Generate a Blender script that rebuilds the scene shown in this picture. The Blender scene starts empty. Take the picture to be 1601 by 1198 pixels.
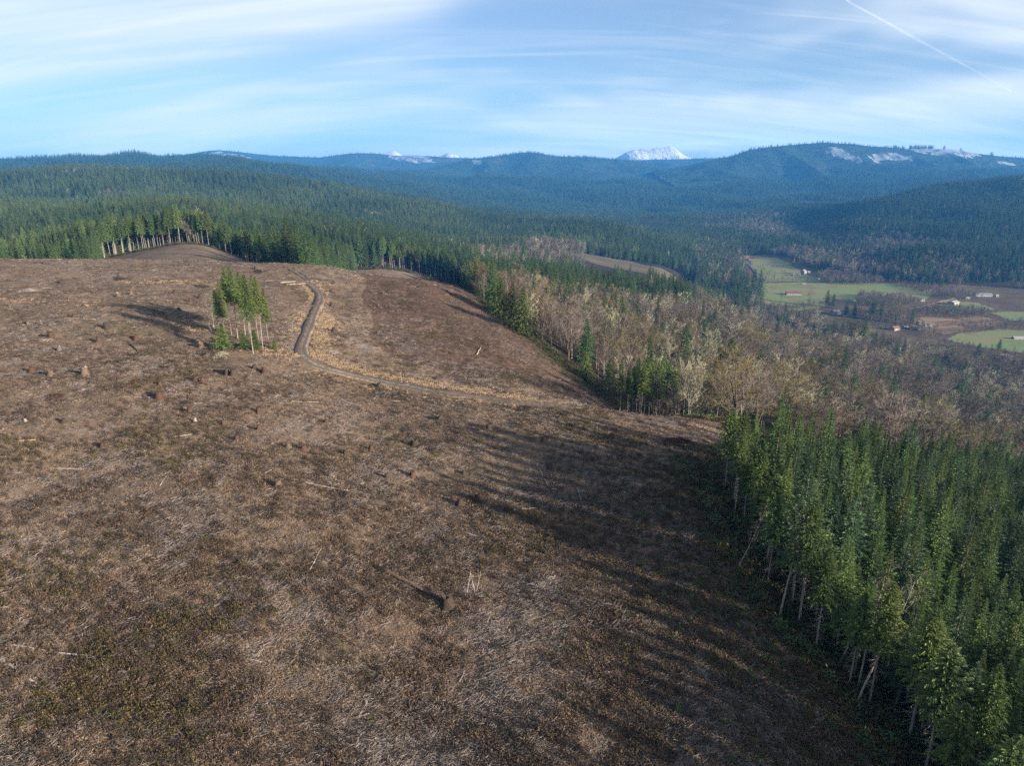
import bpy, math, random
import numpy as np
from mathutils import Vector, Matrix

SC = bpy.context.scene
COL = SC.collection
R = math.radians
random.seed(7)
RNG = np.random.default_rng(11)

# ------------------------------------------------------------------ camera
F = 1067.0                       # focal length in photograph pixels (1601 wide)
PITCH = math.atan2(344.0, F)     # level horizon sits on row 255
cam_data = bpy.data.cameras.new('camera')
cam_data.sensor_width = 36.0
cam_data.lens = 36.0 * F / 1601.0
cam_data.clip_start = 0.5
cam_data.clip_end = 60000.0
cam = bpy.data.objects.new('camera', cam_data)
cam.location = (0, 0, 0)
cam.rotation_euler = (math.pi / 2 - PITCH, 0, 0)
COL.objects.link(cam)
SC.camera = cam

# ------------------------------------------------------------------ sun, sky, exposure
SUN_EL = 14.3
SUN_AZ = math.atan2(0.84, -0.54)           # compass angle from +Y towards +X: behind the camera, to the right
sun_vec = Vector((math.sin(SUN_AZ) * math.cos(R(SUN_EL)), math.cos(SUN_AZ) * math.cos(R(SUN_EL)), math.sin(R(SUN_EL))))
ld = bpy.data.lights.new('sun', 'SUN')
ld.energy = 5.0
ld.angle = R(0.9)
ld.color = (1.0, 0.86, 0.70)
sun = bpy.data.objects.new('sun', ld)
sun.rotation_euler = sun_vec.to_track_quat('Z', 'Y').to_euler()
sun.location = (200, -150, 150)
COL.objects.link(sun)

world = bpy.data.worlds.new('World')
SC.world = world
world.use_nodes = True


def build_world():
    nt = world.node_tree
    nt.nodes.clear()
    N, L = nt.nodes, nt.links

    def nd(t, **kw):
        n = N.new(t)
        for k, v in kw.items():
            setattr(n, k, v)
        return n

    def math_(op, a, b=None, clamp=False):
        n = nd('ShaderNodeMath', operation=op, use_clamp=clamp)
        for i, v in enumerate((a, b)):
            if v is None:
                continue
            if isinstance(v, (int, float)):
                n.inputs[i].default_value = v
            else:
                L.new(v, n.inputs[i])
        return n.outputs[0]

    def ramp(v, lo, hi):
        n = nd('ShaderNodeMapRange', interpolation_type='SMOOTHSTEP')
        L.new(v, n.inputs[0])
        n.inputs[1].default_value = lo
        n.inputs[2].default_value = hi
        return n.outputs[0]
    sky = nd('ShaderNodeTexSky', sky_type='NISHITA')
    sky.sun_disc = False
    sky.sun_elevation = R(SUN_EL)
    sky.sun_rotation = SUN_AZ
    sky.altitude = 300
    sky.air_density = 1.0
    sky.dust_density = 0.6
    sky.ozone_density = 2.0
    tc = nd('ShaderNodeTexCoord')
    sep = nd('ShaderNodeSeparateXYZ')
    L.new(tc.outputs['Generated'], sep.inputs[0])
    zz = math_('ADD', math_('MAXIMUM', sep.outputs[2], 0.0), 0.28)
    px = math_('DIVIDE', sep.outputs[0], zz)
    py = math_('DIVIDE', sep.outputs[1], zz)
    comb = nd('ShaderNodeCombineXYZ')
    L.new(px, comb.inputs[0])
    L.new(py, comb.inputs[1])

    def cirrus(rot, sx, sy, scale, detail, dist, off):
        m = nd('ShaderNodeMapping')
        m.inputs['Rotation'].default_value = (0, 0, R(rot))
        m.inputs['Scale'].default_value = (sx, sy, 1)
        m.inputs['Location'].default_value = off
        L.new(comb.outputs[0], m.inputs[0])
        n = nd('ShaderNodeTexNoise')
        n.inputs['Scale'].default_value = scale
        n.inputs['Detail'].default_value = detail
        n.inputs['Roughness'].default_value = 0.55
        n.inputs['Distortion'].default_value = dist
        L.new(m.outputs[0], n.inputs['Vector'])
        return n.outputs['Fac']
    broad = ramp(cirrus(-28, 0.55, 1.0, 0.95, 3.0, 0.5, (3.1, 0.6, 0)), 0.36, 0.58)
    streak = ramp(cirrus(-24, 0.22, 1.3, 2.2, 9.0, 0.9, (0.3, 7.7, 0)), 0.34, 0.70)
    fine = ramp(cirrus(-12, 0.22, 1.5, 5.0, 9.0, 1.2, (5.3, 1.7, 0)), 0.42, 0.80)
    m1 = math_('MULTIPLY', broad, math_('ADD', math_('MULTIPLY', streak, 0.5), 0.5))
    m2 = math_('ADD', math_('MULTIPLY', m1, 0.85), math_('MULTIPLY', fine, 0.22), True)
    m3 = math_('ADD', math_('MULTIPLY', m2, 0.92), 0.20, True)
    mix = nd('ShaderNodeMix', data_type='RGBA')
    L.new(m3, mix.inputs[0])
    tint = nd('ShaderNodeMix', data_type='RGBA', blend_type='MULTIPLY')
    tint.inputs[0].default_value = 1.0
    L.new(sky.outputs[0], tint.inputs[6])
    tint.inputs[7].default_value = (0.41, 0.59, 0.82, 1)
    L.new(tint.outputs[2], mix.inputs[6])
    mix.inputs[7].default_value = (4.6, 4.95, 5.2, 1)
    bg = nd('ShaderNodeBackground')
    bg.inputs['Strength'].default_value = 0.05
    L.new(mix.outputs[2], bg.inputs[0])
    out = nd('ShaderNodeOutputWorld')
    L.new(bg.outputs[0], out.inputs[0])


build_world()
SC.view_settings.view_transform = 'Standard'
SC.view_settings.look = 'None'
SC.view_settings.gamma = 1.0
SC.view_settings.use_curve_mapping = False
SC.view_settings.exposure = 2.0
SC.render.engine = 'CYCLES'
cy = SC.cycles
cy.max_bounces = 5
cy.diffuse_bounces = 2
cy.glossy_bounces = 1
cy.transmission_bounces = 2
cy.transparent_max_bounces = 6
cy.volume_bounces = 0
cy.use_denoising = False
cy.denoiser = 'OPENIMAGEDENOISE'
cy.use_adaptive_sampling = False
cy.sample_clamp_indirect = 4.0

# ------------------------------------------------------------------ image <-> place helpers


def slope(v):
    """height over forward distance of everything that shows on photograph row v"""
    return np.tan(np.arctan2(599.0 - np.asarray(v, float), F) - PITCH)


def tangent(u, v):
    """sideways over forward distance of the view ray through (u, v)"""
    vv = (599.0 - np.asarray(v, float)) / F
    return (np.asarray(u, float) - 800.5) / F / (math.cos(PITCH) + vv * math.sin(PITCH))


def project(x, y, z):
    x, y, z = (np.asarray(q, float) for q in (x, y, z))
    zc = y * math.cos(PITCH) - z * math.sin(PITCH)
    zc = np.where(zc > 0.1, zc, 0.1)
    return 800.5 + F * x / zc, 599.0 - F * (z * math.cos(PITCH) + y * math.sin(PITCH)) / zc


# ------------------------------------------------------------------ noise
def _hash(i, j, s):
    h = (i.astype(np.int64) * 374761393 + j.astype(np.int64) * 668265263 + s * 144665) & 0xFFFFFFFF
    h = ((h ^ (h >> 13)) * 1274126177) & 0xFFFFFFFF
    h = h ^ (h >> 16)
    return (h & 0xFFFF) / 65535.0


def vnoise(x, y, s=0):
    x, y = np.asarray(x, float), np.asarray(y, float)
    xi, yi = np.floor(x), np.floor(y)
    fx, fy = x - xi, y - yi
    fx, fy = fx * fx * (3 - 2 * fx), fy * fy * (3 - 2 * fy)
    a, b = _hash(xi, yi, s), _hash(xi + 1, yi, s)
    c, d = _hash(xi, yi + 1, s), _hash(xi + 1, yi + 1, s)
    return (a + (b - a) * fx) * (1 - fy) + (c + (d - c) * fx) * fy - 0.5


def fbm(x, y, s=0, o=4):
    t, amp = 0.0, 1.0
    for k in range(o):
        t = t + amp * vnoise(x * 2 ** k + 17.3 * k, y * 2 ** k - 9.1 * k, s + k)
        amp *= 0.5
    return t


def sstep(x, a, b):
    t = np.clip((np.asarray(x, float) - a) / (b - a), 0, 1)
    return t * t * (3 - 2 * t)


# ------------------------------------------------------------------ terrain: height profiles running away from the camera foot
PROFILES = {
    -0.95: [(20, -46), (46, -44), (90, -42), (150, -39), (220, -36), (290, -35), (340, -46), (400, -70), (600, -82), (800, -72), (1000, -66), (1200, -80), (1500, -75), (1900, -45), (2300, -70), (3000, -40), (3800, 15), (5000, -20), (6500, -40)],
    -0.75: [(20, -48), (46, -46), (90, -44.5), (150, -42), (220, -39), (290, -37.6), (340, -48), (400, -70), (600, -85), (800, -75), (1000, -66), (1200, -85), (1500, -80), (1900, -40), (2300, -70), (3000, -40), (3800, -10), (5000, -40), (6500, -60)],
    -0.57: [(20, -49), (46, -47.5), (90, -45), (130, -42.5), (180, -40.5), (300, -39.5), (345, -48), (430, -54), (470, -60), (550, -76), (700, -80), (900, -68), (1000, -68), (1200, -90), (1500, -68), (1900, -16), (2300, -50), (3000, -40), (3800, 12), (5000, -30), (6500, -40)],
    -0.46: [(20, -49), (46, -48), (90, -45.5), (130, -43.5), (180, -41.5), (300, -40.2), (342, -46.5), (435, -46.2), (470, -52), (550, -78), (700, -86), (900, -76), (1000, -78), (1200, -98), (1500, -70), (1900, -22), (2300, -60), (3000, -50), (3800, 0), (5000, -30), (6500, -40)],
    -0.40: [(20, -49), (46, -48.5), (90, -46), (130, -44), (160, -42.8), (215, -42), (300, -40.8), (342, -48), (430, -54), (500, -76), (700, -90), (900, -84), (1000, -87), (1200, -105), (1500, -78), (1900, -36), (2300, -75), (3000, -50), (3800, 0), (5000, -20), (6500, -40)],
    -0.30: [(20, -49.5), (46, -49), (90, -47.2), (130, -46.8), (155, -46.4), (181, -44), (250, -42.5), (300, -41), (335, -54), (430, -74), (600, -88), (800, -90), (1000, -95), (1200, -120), (1500, -92), (1900, -54), (2300, -90), (3000, -80), (3800, -40), (5000, -40), (6500, -40)],
    -0.20: [(20, -49.7), (46, -49.5), (90, -48.5), (130, -49.3), (155, -49.4), (185, -48.5), (230, -47.2), (292, -44.3), (330, -60), (430, -78), (600, -92), (800, -95), (1000, -105), (1200, -130), (1500, -108), (1900, -75), (2300, -110), (3000, -110), (3800, -80), (5000, -60), (6500, -40)],
    -0.10: [(20, -49.8), (46, -49.7), (90, -49.2), (125, -49.2), (146, -49.4), (182, -51.5), (235, -52.2), (290, -48), (330, -60), (400, -80), (600, -105), (800, -112), (1000, -125), (1200, -150), (1500, -132), (1900, -110), (2300, -150), (3000, -175), (3800, -150), (5000, -80), (6500, -40)],
    0.0: [(20, -49.8), (46, -49.8), (90, -49.5), (122, -49.4), (140, -49.5), (165, -53), (200, -56.5), (245, -57), (300, -63), (400, -80), (500, -93), (700, -122), (1000, -142), (1300, -163), (1600, -150), (1900, -143), (2300, -185), (3000, -206), (3800, -180), (5000, -90), (6500, -40)],
    0.10: [(20, -49.8), (46, -49.8), (90, -49.6), (120, -49.4), (135, -49.2), (150, -53), (165, -58.5), (200, -64), (225, -67), (300, -73), (400, -84), (500, -100), (600, -115), (800, -145), (1090, -165), (1280, -164), (1600, -160), (1900, -160), (2300, -200), (3000, -212), (3800, -190), (5000, -100), (6500, -40)],
    0.20: [(20, -49.8), (46, -49.8), (90, -49.7), (120, -49.7), (135, -50), (160, -62), (190, -74), (225, -81), (300, -90), (400, -103), (500, -112), (600, -121), (700, -140), (900, -160), (1090, -166), (1280, -165), (1600, -180), (1900, -195), (2300, -208), (2900, -213), (3500, -205), (4200, -160), (5000, -90), (6500, -40)],
    0.30: [(20, -49.8), (46, -49.8), (90, -49.8), (118, -50), (133, -50.6), (160, -62), (200, -80), (250, -90), (300, -97), (400, -112), (500, -125), (600, -138), (700, -152), (800, -170), (1000, -195), (1200, -204), (1500, -205), (1900, -206), (2300, -207), (2600, -190), (2900, -210), (3600, -180), (4200, -120), (5000, -90), (6500, -40)],
    0.40: [(20, -50), (46, -50.2), (80, -50.4), (105, -51), (125, -53), (140, -57), (170, -68), (220, -84), (300, -102), (400, -122), (500, -140), (600, -158), (700, -178), (800, -195), (920, -204), (1100, -205), (1900, -205), (2200, -195), (2500, -165), (2750, -200), (3200, -165), (3600, -185), (4200, -108), (4600, -130), (5200, -60), (6500, -40)],
    0.50: [(20, -51), (46, -51.5), (80, -52), (100, -54), (130, -61), (170, -74), (220, -90), (300, -110), (400, -132), (500, -153), (600, -172), (700, -190), (800, -204), (1000, -205), (1300, -205), (1600, -196), (2000, -165), (2350, -138), (2700, -180), (3300, -140), (3700, -160), (4200, -70), (5200, -60), (6500, -40)],
    0.60: [(20, -52), (46, -53), (80, -55), (100, -58), (130, -66), (170, -80), (220, -97), (300, -120), (400, -145), (500, -168), (600, -188), (700, -204), (800, -206), (1150, -206), (1500, -186), (2000, -140), (2400, -108), (2800, -135), (3500, -110), (4200, -60), (5200, -50), (6500, -40)],
    0.75: [(20, -53), (46, -55), (80, -59), (100, -63), (130, -72), (170, -88), (220, -106), (300, -132), (400, -160), (500, -184), (600, -203), (700, -207), (1000, -207), (1150, -204), (1500, -175), (2000, -105), (2500, -72), (2900, -100), (3500, -80), (4200, -50), (5200, -50), (6500, -40)],
    0.95: [(20, -54), (46, -57), (80, -64), (100, -70), (130, -82), (170, -98), (220, -117), (300, -145), (400, -175), (500, -200), (600, -207), (900, -207), (1150, -200), (1500, -160), (2000, -90), (2500, -50), (3000, -90), (3500, -80), (4200, -50), (5200, -50), (6500, -40)],
}
NA, NY = 301, 520
A0, A1 = -1.0, 1.0
LY0, LY1 = math.log(18.0), math.log(8800.0)


def gauss_blur(M, s, axis):
    r = int(3 * s + 1)
    k = np.exp(-0.5 * (np.arange(-r, r + 1) / s) ** 2)
    k /= k.sum()
    pad = [(0, 0), (0, 0)]
    pad[axis] = (r, r)
    P = np.pad(M, pad, mode='edge')
    out = np.zeros_like(M)
    for i, w in enumerate(k):
        sl = [slice(None), slice(None)]
        sl[axis] = slice(i, i + M.shape[axis])
        out += w * P[tuple(sl)]
    return out


def make_height_table():
    ka = sorted(PROFILES)
    ly = np.linspace(LY0, LY1, NY)
    cols = np.array([np.interp(ly, [math.log(p[0]) for p in PROFILES[a]], [p[1] for p in PROFILES[a]]) for a in ka])
    aa = np.linspace(A0, A1, NA)
    H = np.empty((NA, NY))
    ka = np.array(ka)
    for j in range(NY):
        c = cols[:, j]
        d = np.diff(c) / np.diff(ka)
        m = np.empty_like(c)
        m[0], m[-1] = d[0], d[-1]
        m[1:-1] = np.where(d[:-1] * d[1:] > 0, 2 * d[:-1] * d[1:] / np.where(np.abs(d[:-1] + d[1:]) < 1e-9, 1e-9, d[:-1] + d[1:]), 0)
        i = np.clip(np.searchsorted(ka, aa) - 1, 0, len(ka) - 2)
        h = ka[i + 1] - ka[i]
        t = np.clip((aa - ka[i]) / h, 0, 1)
        H[:, j] = c[i] * (1 + 2 * t) * (1 - t) ** 2 + m[i] * h * t * (1 - t) ** 2 + c[i + 1] * t * t * (3 - 2 * t) + m[i + 1] * h * t * t * (t - 1)
    H = gauss_blur(H, 2.2, 0)
    return gauss_blur(H, 2.4, 1)


HT = make_height_table()


def base_z(x, y):
    x, y = np.asarray(x, float), np.asarray(y, float)
    yy = np.maximum(y, 18.0)
    a = np.clip(x / yy, A0, A1)
    fa = (a - A0) / (A1 - A0) * (NA - 1)
    fy = np.clip((np.log(yy) - LY0) / (LY1 - LY0), 0, 1) * (NY - 1)
    ia = np.clip(fa.astype(int), 0, NA - 2)
    iy = np.clip(fy.astype(int), 0, NY - 2)
    ta, ty = fa - ia, fy - iy
    z = (HT[ia, iy] * (1 - ta) + HT[ia + 1, iy] * ta) * (1 - ty) + (HT[ia, iy + 1] * (1 - ta) + HT[ia + 1, iy + 1] * ta) * ty
    # beside and behind the camera the hillside simply goes on
    side = -49.0 - 0.12 * np.clip(x, -300, 400) - 0.00025 * np.clip(x, 0, 400) ** 2
    w = sstep(y, 48.0, 14.0)
    return z * (1 - w) + side * w


def ground_z(x, y):
    x, y = np.asarray(x, float), np.asarray(y, float)
    z = base_z(x, y)
    d = np.maximum(np.hypot(x, y), 20.0)
    flat = sstep(z, -203.0, -192.0)
    near = 1 - sstep(d, 260, 420)
    z = z + near * (1.3 * fbm(x / 26, y / 26, 3, 3) + 0.62 * fbm(x / 4.6, y / 4.6, 9, 2)) * (0.6 + 0.4 * sstep(d, 40, 120))
    far = sstep(d, 350, 700)
    z = z + far * flat * (15.0 * fbm(x / 190, y / 190, 21, 3) + 40.0 * sstep(d, 800, 1300) * fbm(x / 330, y / 330, 27, 2))
    vf = sstep(d, 1500, 4000) * np.maximum(flat, sstep(d, 2400, 3000))
    z = z + vf * (58.0 * (np.abs(fbm(x / 640, y / 640, 31, 4)) - 0.25))
    return z


def hit(u, v, ymax=6000.0):
    """the point of the ground seen through photograph pixel (u, v)"""
    a, s = float(tangent(u, v)), float(slope(v))
    y = np.exp(np.linspace(math.log(22), math.log(ymax), 4000))
    below = ground_z(a * y, y) - s * y
    k = np.argmax(below > 0)
    if below[k] <= 0:
        k = len(y) - 1
    if k > 0:
        t = -below[k - 1] / (below[k] - below[k - 1] + 1e-9)
        yy = y[k - 1] + (y[k] - y[k - 1]) * min(max(t, 0), 1)
    else:
        yy = y[0]
    return a * yy, yy, float(ground_z(a * yy, yy))


# horizon table (how steeply one must look to see over the ground in front)
_aa = np.linspace(A0, A1, 161)
_yy = np.exp(np.linspace(LY0, LY1, 500))
_sl = np.array([ground_z(a * _yy, _yy) / _yy for a in _aa])
VIS = np.maximum.accumulate(_sl, axis=1)


def seen(x, y, ztop, margin=0.004):
    a = np.clip(x / np.maximum(y, 1), A0, A1)
    ia = np.clip(((a - A0) / (A1 - A0) * 160).round().astype(int), 0, 160)
    iy = np.clip(((np.log(np.maximum(y, 18)) - LY0) / (LY1 - LY0) * 499).astype(int), 0, 499)
    return ztop / np.maximum(y, 1) > VIS[ia, iy] - margin


# ------------------------------------------------------------------ where things grow
def line(points):
    return np.array(points, float)


# far edge of the clearcut: forward distance for each sideways tangent
_edge = [(-1.0, 345), (-0.62, 350), (-0.585, 432), (-0.47, 438), (-0.375, 432), (-0.345, 330), (-0.29, 300)]
for (u, v) in [(560, 421), (650, 428), (720, 446), (750, 470), (800, 510), (850, 546), (900, 590)]:
    hx, hy, hz = hit(u, v)
    _edge.append((hx / hy, hy))
_edge += [(0.155, 205), (0.19, 176), (0.25, 150), (0.335, 138)]
EDGE = line(_edge)
# border of the plantation: x for each forward distance
PLANT = line([(-80, 50), (-20, 42), (20, 37), (42, 37), (50, 38.0), (56, 36.8), (64, 34), (70, 31.6), (92, 31.5), (104, 32.5), (112, 42), (130, 66), (150, 92), (190, 146)])


def plant_back(x):
    """far limit of the plantation"""
    return 105 + (np.asarray(x, float) - 40) * 0.80



def edge_y(a):
    return np.interp(a, EDGE[:, 0], EDGE[:, 1])


def plant_x(y):
    return np.interp(y, PLANT[:, 0], PLANT[:, 1])


def in_clearcut(x, y):
    x, y = np.asarray(x, float), np.asarray(y, float)
    a = x / np.maximum(y, 1)
    return (x < plant_x(y)) & (y < edge_y(np.clip(a, -1, 0.335))) & (a < 0.36 + (y < 110) * 9)


VALLEY = line([(0.27, 1480), (0.30, 1560), (0.335, 1500), (0.352, 1080), (0.37, 985), (0.40, 945), (0.45, 900), (0.50, 850), (0.55, 790), (0.62, 740), (0.75, 690), (1.0, 640)])
FARSIDE = line([(0.27, 1480), (0.31, 1560), (0.36, 1620), (0.40, 1560), (0.43, 1400), (0.47, 1330), (0.52, 1270), (0.60, 1190), (0.75, 1130), (1.0, 1100)])


def valley_y(a):
    return np.interp(a, VALLEY[:, 0], VALLEY[:, 1])


def farside_y(a):
    return np.interp(a, FARSIDE[:, 0], FARSIDE[:, 1])


def in_poly(x, y, P):
    x, y = np.asarray(x, float), np.asarray(y, float)
    r = np.zeros(x.shape, bool)
    n = len(P)
    for i in range(n):
        x0, y0 = P[i]
        x1, y1 = P[(i + 1) % n]
        c = (y0 > y) != (y1 > y)
        r ^= c & (x < (x1 - x0) * (y - y0) / (y1 - y0 + 1e-12) + x0)
    return r


def flat_poly(pix, z):
    """polygon on level ground of height z under a list of photograph pixels"""
    out = []
    for u, v in pix:
        y = z / float(slope(v))
        out.append((float(tangent(u, v)) * y, y))
    return out


TAN_FIELD = flat_poly([(905, 405), (980, 403), (1050, 408), (1085, 414), (1070, 421), (1000, 422), (925, 419), (905, 411)], -165)
FIELDS = [
    ('green', flat_poly([(1172, 405), (1215, 402), (1235, 412), (1270, 432), (1300, 436), (1300, 440), (1195, 441), (1180, 425)], -205)),
    ('green', flat_poly([(1190, 442), (1330, 441), (1400, 444), (1462, 456), (1445, 470), (1330, 468), (1300, 466), (1290, 480), (1215, 490), (1200, 470)], -205)),
    ('green', flat_poly([(1470, 468), (1530, 472), (1560, 482), (1500, 486), (1470, 480)], -205.5)),
    ('straw', flat_poly([(1410, 492), (1500, 490), (1570, 500), (1540, 512), (1480, 520), (1430, 510)], -205.5)),
    ('green', flat_poly([(1500, 520), (1560, 514), (1680, 520), (1690, 560), (1560, 548), (1500, 538), (1480, 530)], -206)),
    ('green', flat_poly([(1545, 488), (1700, 486), (1700, 505), (1580, 500)], -206)),
]

# ------------------------------------------------------------------ mesh and object helpers


def build_mesh(name, V, Q=None, T=None, mats=(), mi_q=None, mi_t=None, smooth=False):
    V = np.asarray(V, np.float32).reshape(-1, 3)
    Q = np.zeros((0, 4), np.int32) if Q is None else np.asarray(Q, np.int32).reshape(-1, 4)
    T = np.zeros((0, 3), np.int32) if T is None else np.asarray(T, np.int32).reshape(-1, 3)
    me = bpy.data.meshes.new(name)
    me.vertices.add(len(V))
    me.vertices.foreach_set('co', V.ravel())
    nl = 4 * len(Q) + 3 * len(T)
    me.loops.add(nl)
    me.loops.foreach_set('vertex_index', np.concatenate([Q.ravel(), T.ravel()]).astype(np.int32))
    me.polygons.add(len(Q) + len(T))
    starts = np.concatenate([np.arange(len(Q)) * 4, 4 * len(Q) + np.arange(len(T)) * 3]).astype(np.int32)
    me.polygons.foreach_set('loop_start', starts)
    if mi_q is not None or mi_t is not None:
        a = np.zeros(len(Q), np.int32) if mi_q is None else np.asarray(mi_q, np.int32)
        b = np.zeros(len(T), np.int32) if mi_t is None else np.asarray(mi_t, np.int32)
        me.polygons.foreach_set('material_index', np.concatenate([a, b]))
    me.polygons.foreach_set('use_smooth', np.full(len(Q) + len(T), smooth, bool))
    for m in mats:
        me.materials.append(m)
    me.update(calc_edges=True)
    return me


class MB:
    """collects pieces of one mesh"""

    def __init__(self):
        self.V, self.Q, self.T, self.mq, self.mt, self.n = [], [], [], [], [], 0

    def add(self, V, Q=None, T=None, m=0):
        V = np.asarray(V, float).reshape(-1, 3)
        if Q is not None and len(Q):
            self.Q.append(np.asarray(Q, int).reshape(-1, 4) + self.n)
            self.mq.append(np.full(len(self.Q[-1]), m))
        if T is not None and len(T):
            self.T.append(np.asarray(T, int).reshape(-1, 3) + self.n)
            self.mt.append(np.full(len(self.T[-1]), m))
        self.V.append(V)
        self.n += len(V)
        return self

    def mesh(self, name, mats, smooth=False):
        cat = lambda L, k: np.concatenate(L) if L else np.zeros((0, k), int)
        return build_mesh(name, np.concatenate(self.V), cat(self.Q, 4), cat(self.T, 3), mats,
                          np.concatenate(self.mq) if self.mq else None, np.concatenate(self.mt) if self.mt else None, smooth)

    def box(self, x0, x1, y0, y1, z0, z1, m=0):
        V = [(x, y, z) for z in (z0, z1) for y in (y0, y1) for x in (x0, x1)]
        return self.add(V, [(0, 2, 3, 1), (4, 5, 7, 6), (0, 1, 5, 4), (2, 6, 7, 3), (0, 4, 6, 2), (1, 3, 7, 5)], m=m)


def frame_of(D):
    D = D / (np.linalg.norm(D, axis=1, keepdims=True) + 1e-9)
    up = np.where(np.abs(D[:, 2:3]) > 0.9, np.array([[1.0, 0, 0]]), np.array([[0, 0, 1.0]]))
    X = np.cross(up, D)
    X /= np.linalg.norm(X, axis=1, keepdims=True) + 1e-9
    return D, X, np.cross(D, X)


def prisms(P0, P1, r0, r1, sides=3):
    """straight tapered bars, all at once"""
    P0, P1 = np.asarray(P0, float).reshape(-1, 3), np.asarray(P1, float).reshape(-1, 3)
    n = len(P0)
    r0, r1 = np.broadcast_to(r0, n), np.broadcast_to(r1, n)
    D, X, Y = frame_of(P1 - P0)
    V = np.empty((n, 2, sides, 3))
    for k in range(sides):
        c, s = math.cos(2 * math.pi * k / sides), math.sin(2 * math.pi * k / sides)
        o = X * c + Y * s
        V[:, 0, k] = P0 + o * r0[:, None]
        V[:, 1, k] = P1 + o * r1[:, None]
    base = (np.arange(n) * 2 * sides)[:, None]
    Q = np.empty((n, sides, 4), int)
    for k in range(sides):
        k2 = (k + 1) % sides
        Q[:, k] = base + np.array([[k, k2, sides + k2, sides + k]])
    return V.reshape(-1, 3), Q.reshape(-1, 4)


def tube(P, r, sides=6, cap=True):
    """one bent tapered tube"""
    P = np.asarray(P, float)
    n = len(P)
    r = np.broadcast_to(r, n)
    D = np.gradient(P, axis=0)
    D, X, Y = frame_of(D)
    ang = np.arange(sides) * 2 * math.pi / sides
    V = P[:, None] + r[:, None, None] * (np.cos(ang)[None, :, None] * X[:, None] + np.sin(ang)[None, :, None] * Y[:, None])
    Q = [(i * sides + k, i * sides + (k + 1) % sides, (i + 1) * sides + (k + 1) % sides, (i + 1) * sides + k) for i in range(n - 1) for k in range(sides)]
    V = V.reshape(-1, 3)
    T = []
    if cap:
        V = np.concatenate([V, P[:1], P[-1:]])
        T = [(n * sides, (k + 1) % sides, k) for k in range(sides)] + [(n * sides + 1, (n - 1) * sides + k, (n - 1) * sides + (k + 1) % sides) for k in range(sides)]
    return V, Q, T


def obj(name, mesh, parent=None, loc=None):
    o = bpy.data.objects.new(name, mesh)
    COL.objects.link(o)
    if parent is not None:
        o.parent = parent
    if loc is not None:
        o.location = loc
    return o


def thing(name, label, cat, loc=(0, 0, 0), rot=(0, 0, 0), scale=1.0, group=None):
    o = bpy.data.objects.new(name, None)
    o.empty_display_size = 0.5
    COL.objects.link(o)
    o.location, o.rotation_euler = loc, rot
    o.scale = (scale,) * 3 if isinstance(scale, (int, float)) else scale
    tag(o, label, cat, group)
    return o


def tag(o, label, cat, group=None):
    o['label'], o['category'] = label, cat
    if group:
        o['group'] = group
    return o


def setting(o, kind='structure', label=None):
    o['kind'] = kind
    if label:
        o['label'] = label
    return o


_UNITS = 'zeroth first second third fourth fifth sixth seventh eighth ninth tenth eleventh twelfth thirteenth fourteenth fifteenth sixteenth seventeenth eighteenth nineteenth'.split()
_TENS = 'x x twenty thirty forty fifty sixty seventy eighty ninety'.split()


def nth(n):
    if n < 20:
        return _UNITS[n]
    t, u = divmod(n, 10)
    if u == 0:
        return _TENS[t][:-1] + 'ieth'
    return _TENS[t] + '-' + _UNITS[u]


# ------------------------------------------------------------------ materials
def mat(name, build):
    m = bpy.data.materials.new(name)
    m.use_nodes = True
    nt = m.node_tree
    nt.nodes.clear()
    out = nt.nodes.new('ShaderNodeOutputMaterial')
    build(G(nt, out))
    return m


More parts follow.
